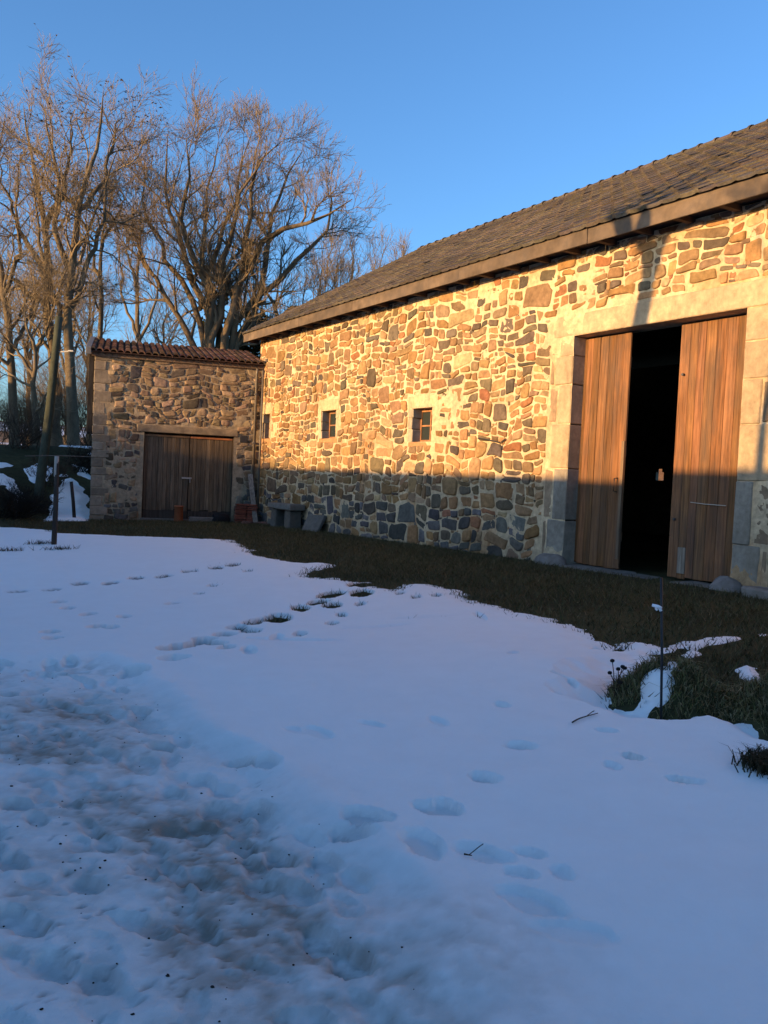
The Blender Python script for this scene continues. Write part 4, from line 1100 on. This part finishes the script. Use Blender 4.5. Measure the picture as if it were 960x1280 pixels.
# tufts poking through the snow on the left
for (px, py, lab) in ((10, 692, 'grass tuft poking through the snow at the far left edge'), (50, 683, 'flat dry grass tuft beside the rail post foot'), (77, 690, 'small reddish grass tuft right of the post foot')):
    p = on_ground(px, py); tt_, oo_ = to_to(p); n = 110
    tf = blades('grass_tuft', tt_+g.normal(size=n)*.06, oo_+g.normal(size=n)*.13, .04, .10, .006, .8, [(.05, .04, .02), (.07, .05, .025)], int(px))
    tag(tf, lab, 'grass')
    tf.data.transform(Matrix.Translation((0, 0, .05)))
p = on_ground(962, 1002); tt_, oo_ = to_to(p); n = 3000
tf = blades('grass_tuft', tt_-.04+g.normal(size=n)*.07, oo_-.02+g.normal(size=n)*.06, .03, .085, .0035, .8, [(.03, .03, .012), (.04, .034, .016)], 77, 2, .2); tf.data.transform(Matrix.Translation((0, 0, .17))); tag(tf, 'dark grass clump cut by the right edge of the snow', 'grass')

# ------------------------------------------------------------------ stake, plants, twigs
p = on_ground(827, 903); top = at_y(826.5, 722, p[1]); sk = empty('fence_stake', p, 'thin dark metal stake with a white insulator in front of the heap', 'stake')
mb = MB(); mb.tube([p-np.array([0, 0, .1]), p*.5+top*.5+np.array([.003, 0, 0]), top], .0085, 7, (.02, .02, .021)); mb.build('rod', M_IRON, sk, True)
c = at_y(822, 759, p[1]-.01); mb = MB()
mb.tube([c+np.array([-.035, 0, .012]), c+np.array([0, -.01, .004]), c+np.array([.022, 0, -.004])], [.009, .012, .010], 7, (.75, .77, .78)); mb.tube([c+np.array([-.012, 0, -.006]), c+np.array([-.004, -.01, -.018])], .007, 6, (.7, .72, .74)); mb.tube([c+np.array([.012, 0, -.006]), c+np.array([.02, -.01, -.022])], .009, 6, (.75, .77, .78))
mb.build('insulator', M_IRON, sk, True)
def stems(px, py, seed):
    g = random.Random(seed); p = on_ground(px, py, .05); root = empty('dead_plant', p, 'withered plant with dark seed heads beside the grassy heap', 'plant'); mb = MB(); pass
    for k in range(6):
        t_ = p+np.array([g.uniform(-.08, .08), g.uniform(-.05, .05), g.uniform(.08, .22)]); mb.tube([p-np.array([0, 0, .05]), (p+t_)/2+np.array([g.uniform(-.02, .02), 0, .02]), t_], .003, 4, (.04, .03, .02)); h2 = MB(); boulder(h2, t_, (np.array([.016, 0, 0]), np.array([0, .014, 0]), np.array([0, 0, .012])), (.014, .012, .011), k, 6, 4); h2.build('seed_head', M_PLAIN, root)
    mb.build('stalks', M_BARK, root)
stems(769, 866, 3)
def twig(pxs, r, lab):
    pts = [on_ground(a, b, .0) for a, b in pxs]
    for q in pts:
        th_, _, _, _, _ = thick(np.array([q[0]]), np.array([q[1]])); q[2] = G(q[0], q[1])+max(th_[0], 0)+.012
    mb = MB(); P_, R_ = resample(pts, np.linspace(r, r*.5, len(pts)), 9); mb.tube(P_, R_, 5, (.05, .04, .032))
    c = P_[5]; mb.tube([c, c+np.array([.04, .03, .02]), c+np.array([.06, .07, .015])], r*.6, 4, (.05, .04, .032))
    o = mb.build('fallen_twig', M_BARK, None); tag(o, lab, 'twig')
twig([(713, 944), (722, 938), (735, 934), (745, 931)], .005, 'dark forked twig lying on the snow left of the heap')
twig([(930, 986), (940, 982), (947, 979)], .004, 'short twig on the snow beside the dark grass clump')
twig([(577, 1125), (587, 1127)], .004, 'tiny twig in the large hollow print in the snow')
# dirt crumbs on the track
g = np.random.default_rng(23); mb = MB()
for k in range(450):
    x, y = g.uniform(-3.2, .4), 1.9+4.6*g.random()**1.3; t, o = to_to((x, y, 0))
    if poly_sd(np.array(t), np.array(o), TRPOLY) < .1: continue
    th_, _, _, _, _ = thick(np.array([x]), np.array([y])); rr = g.uniform(.0015, .0035)*(1 if g.random() < .88 else 1.7)
    boulder(mb, np.array([x, y, G(x, y)+th_[0]+rr*.4]), (np.array([rr*1.3, 0, 0]), np.array([0, rr, 0]), np.array([0, 0, rr*.7])), (.035, .028, .022), k, 6, 4, .6)
o = mb.build('dirt_crumbs', M_PLAIN, None); o['kind'] = 'stuff'; tag(o, 'dark crumbs of earth scattered over the trampled snow', 'dirt')

# ------------------------------------------------------------------ unseen house added to throw the shade, and the forked yard tree
LF = 18.0
fh = empty('shade_house', W(12, LF, 0), 'unseen long low stone house, shaped to throw shade over yard and barn', 'house')
e_t0, e_t1 = -14, 45; RIDGE = 1.74+LF*math.tan(SUN_EL); EV = RIDGE-1.6
mb = MB(); mb.box((e_t0, -.5, LF-3.6), (e_t1, EV, LF+3.6), BM, 0, (.33, .27, .2)); mb.build('wall', M_STONE, fh)
mb = MB()
pr = []
for tt_ in (e_t0-.3, e_t1+.3): pr += [BM(tt_, EV-.15, LF-4), BM(tt_, RIDGE, LF), BM(tt_, EV-.15, LF+4)]
mb.add(np.array(pr), [(0, 1, 2), (5, 4, 3), (0, 3, 4, 1), (1, 4, 5, 2), (2, 5, 3, 0)], (.10, .075, .055)); mb.build('roof', M_TILE, fh)
mb = MB(); RZ2 = RIDGE+.20; mb.box((e_t0, EV-1, LF-3.3), (9.25, RZ2-1.4, LF+3.3), BM, 0, (.33, .27, .2)); mb.build('shade_storey', M_STONE, fh)  # raised block, shaped to lift the shade line by the doors
mb = MB(); pr = []
for tt_ in (e_t0-.3, 9.3): pr += [BM(tt_, RZ2-1.4, LF-3.6), BM(tt_, RZ2, LF), BM(tt_, RZ2-1.4, LF+3.6)]
mb.add(np.array(pr), [(0, 1, 2), (5, 4, 3), (0, 3, 4, 1), (1, 4, 5, 2), (2, 5, 3, 0)], (.10, .075, .055)); mb.build('shade_roof', M_TILE, fh)
RZ3 = RIDGE+2.3; mb = MB(); mb.box((28, EV-1, LF-3.2), (e_t1-.2, RZ3-1.4, LF+3.2), BM, 0, (.33, .27, .2)); mb.build('shade_storey', M_STONE, fh)  # taller far block added to shade the lower trunks at the left
mb = MB(); pr = []
for tt_ in (27.7, e_t1+.1): pr += [BM(tt_, RZ3-1.5, LF-3.5), BM(tt_, RZ3, LF), BM(tt_, RZ3-1.5, LF+3.5)]
mb.add(np.array(pr), [(0, 1, 2), (5, 4, 3), (0, 3, 4, 1), (1, 4, 5, 2), (2, 5, 3, 0)], (.10, .075, .055)); mb.build('shade_roof', M_TILE, fh)
# bare tree in the yard: its forked trunk throws the shadow beside the doorway
LT = 11.5; tz = LT*math.tan(SUN_EL)
g = np.random.default_rng(31)
def yp(t, z, dl=0): return W(t, LT+dl, z+(LT+dl)*math.tan(SUN_EL))
b = W(9.62, LT, -.1)
limbs = [(np.array([b, yp(9.60, 1.2), yp(9.52, 3.4), yp(9.42, 4.75), yp(9.50, 5.6), yp(9.75, 6.8, .5), yp(9.9, 8.5, 1)]), np.array([.20, .18, .165, .15, .11, .07, .03])),
         (np.array([yp(9.45, 4.55), yp(9.25, 5.0), yp(9.05, 5.6), yp(8.7, 6.6, -.5), yp(8.5, 8.2, -.8)]), np.array([.125, .115, .10, .05, .025])),
         (np.array([yp(9.55, 5.2), yp(9.85, 5.9, .4), yp(10.4, 6.8, .8), yp(10.8, 8)]), np.array([.06, .055, .04, .02])),
         (np.array([W(7.25, LT+1, 0), yp(7.28, 1.5, 1), yp(7.22, 3.0, 1), yp(7.0, 4.6, 1), yp(6.7, 6.2, 1)]), np.array([.09, .075, .06, .05, .03]))]
tree('bare_tree', 'bare forked tree across the yard that shades the doorway', 'tree', b, limbs, 131,
     [lvl(7, (1., 2.4), (25, 65), .2, umin=.62, rs=.5), lvl(6, (.6, 1.3), (20, 60), .1, rmin=.008), lvl(5, (.3, .8), (20, 50), .1, k=4, rmin=.006)])
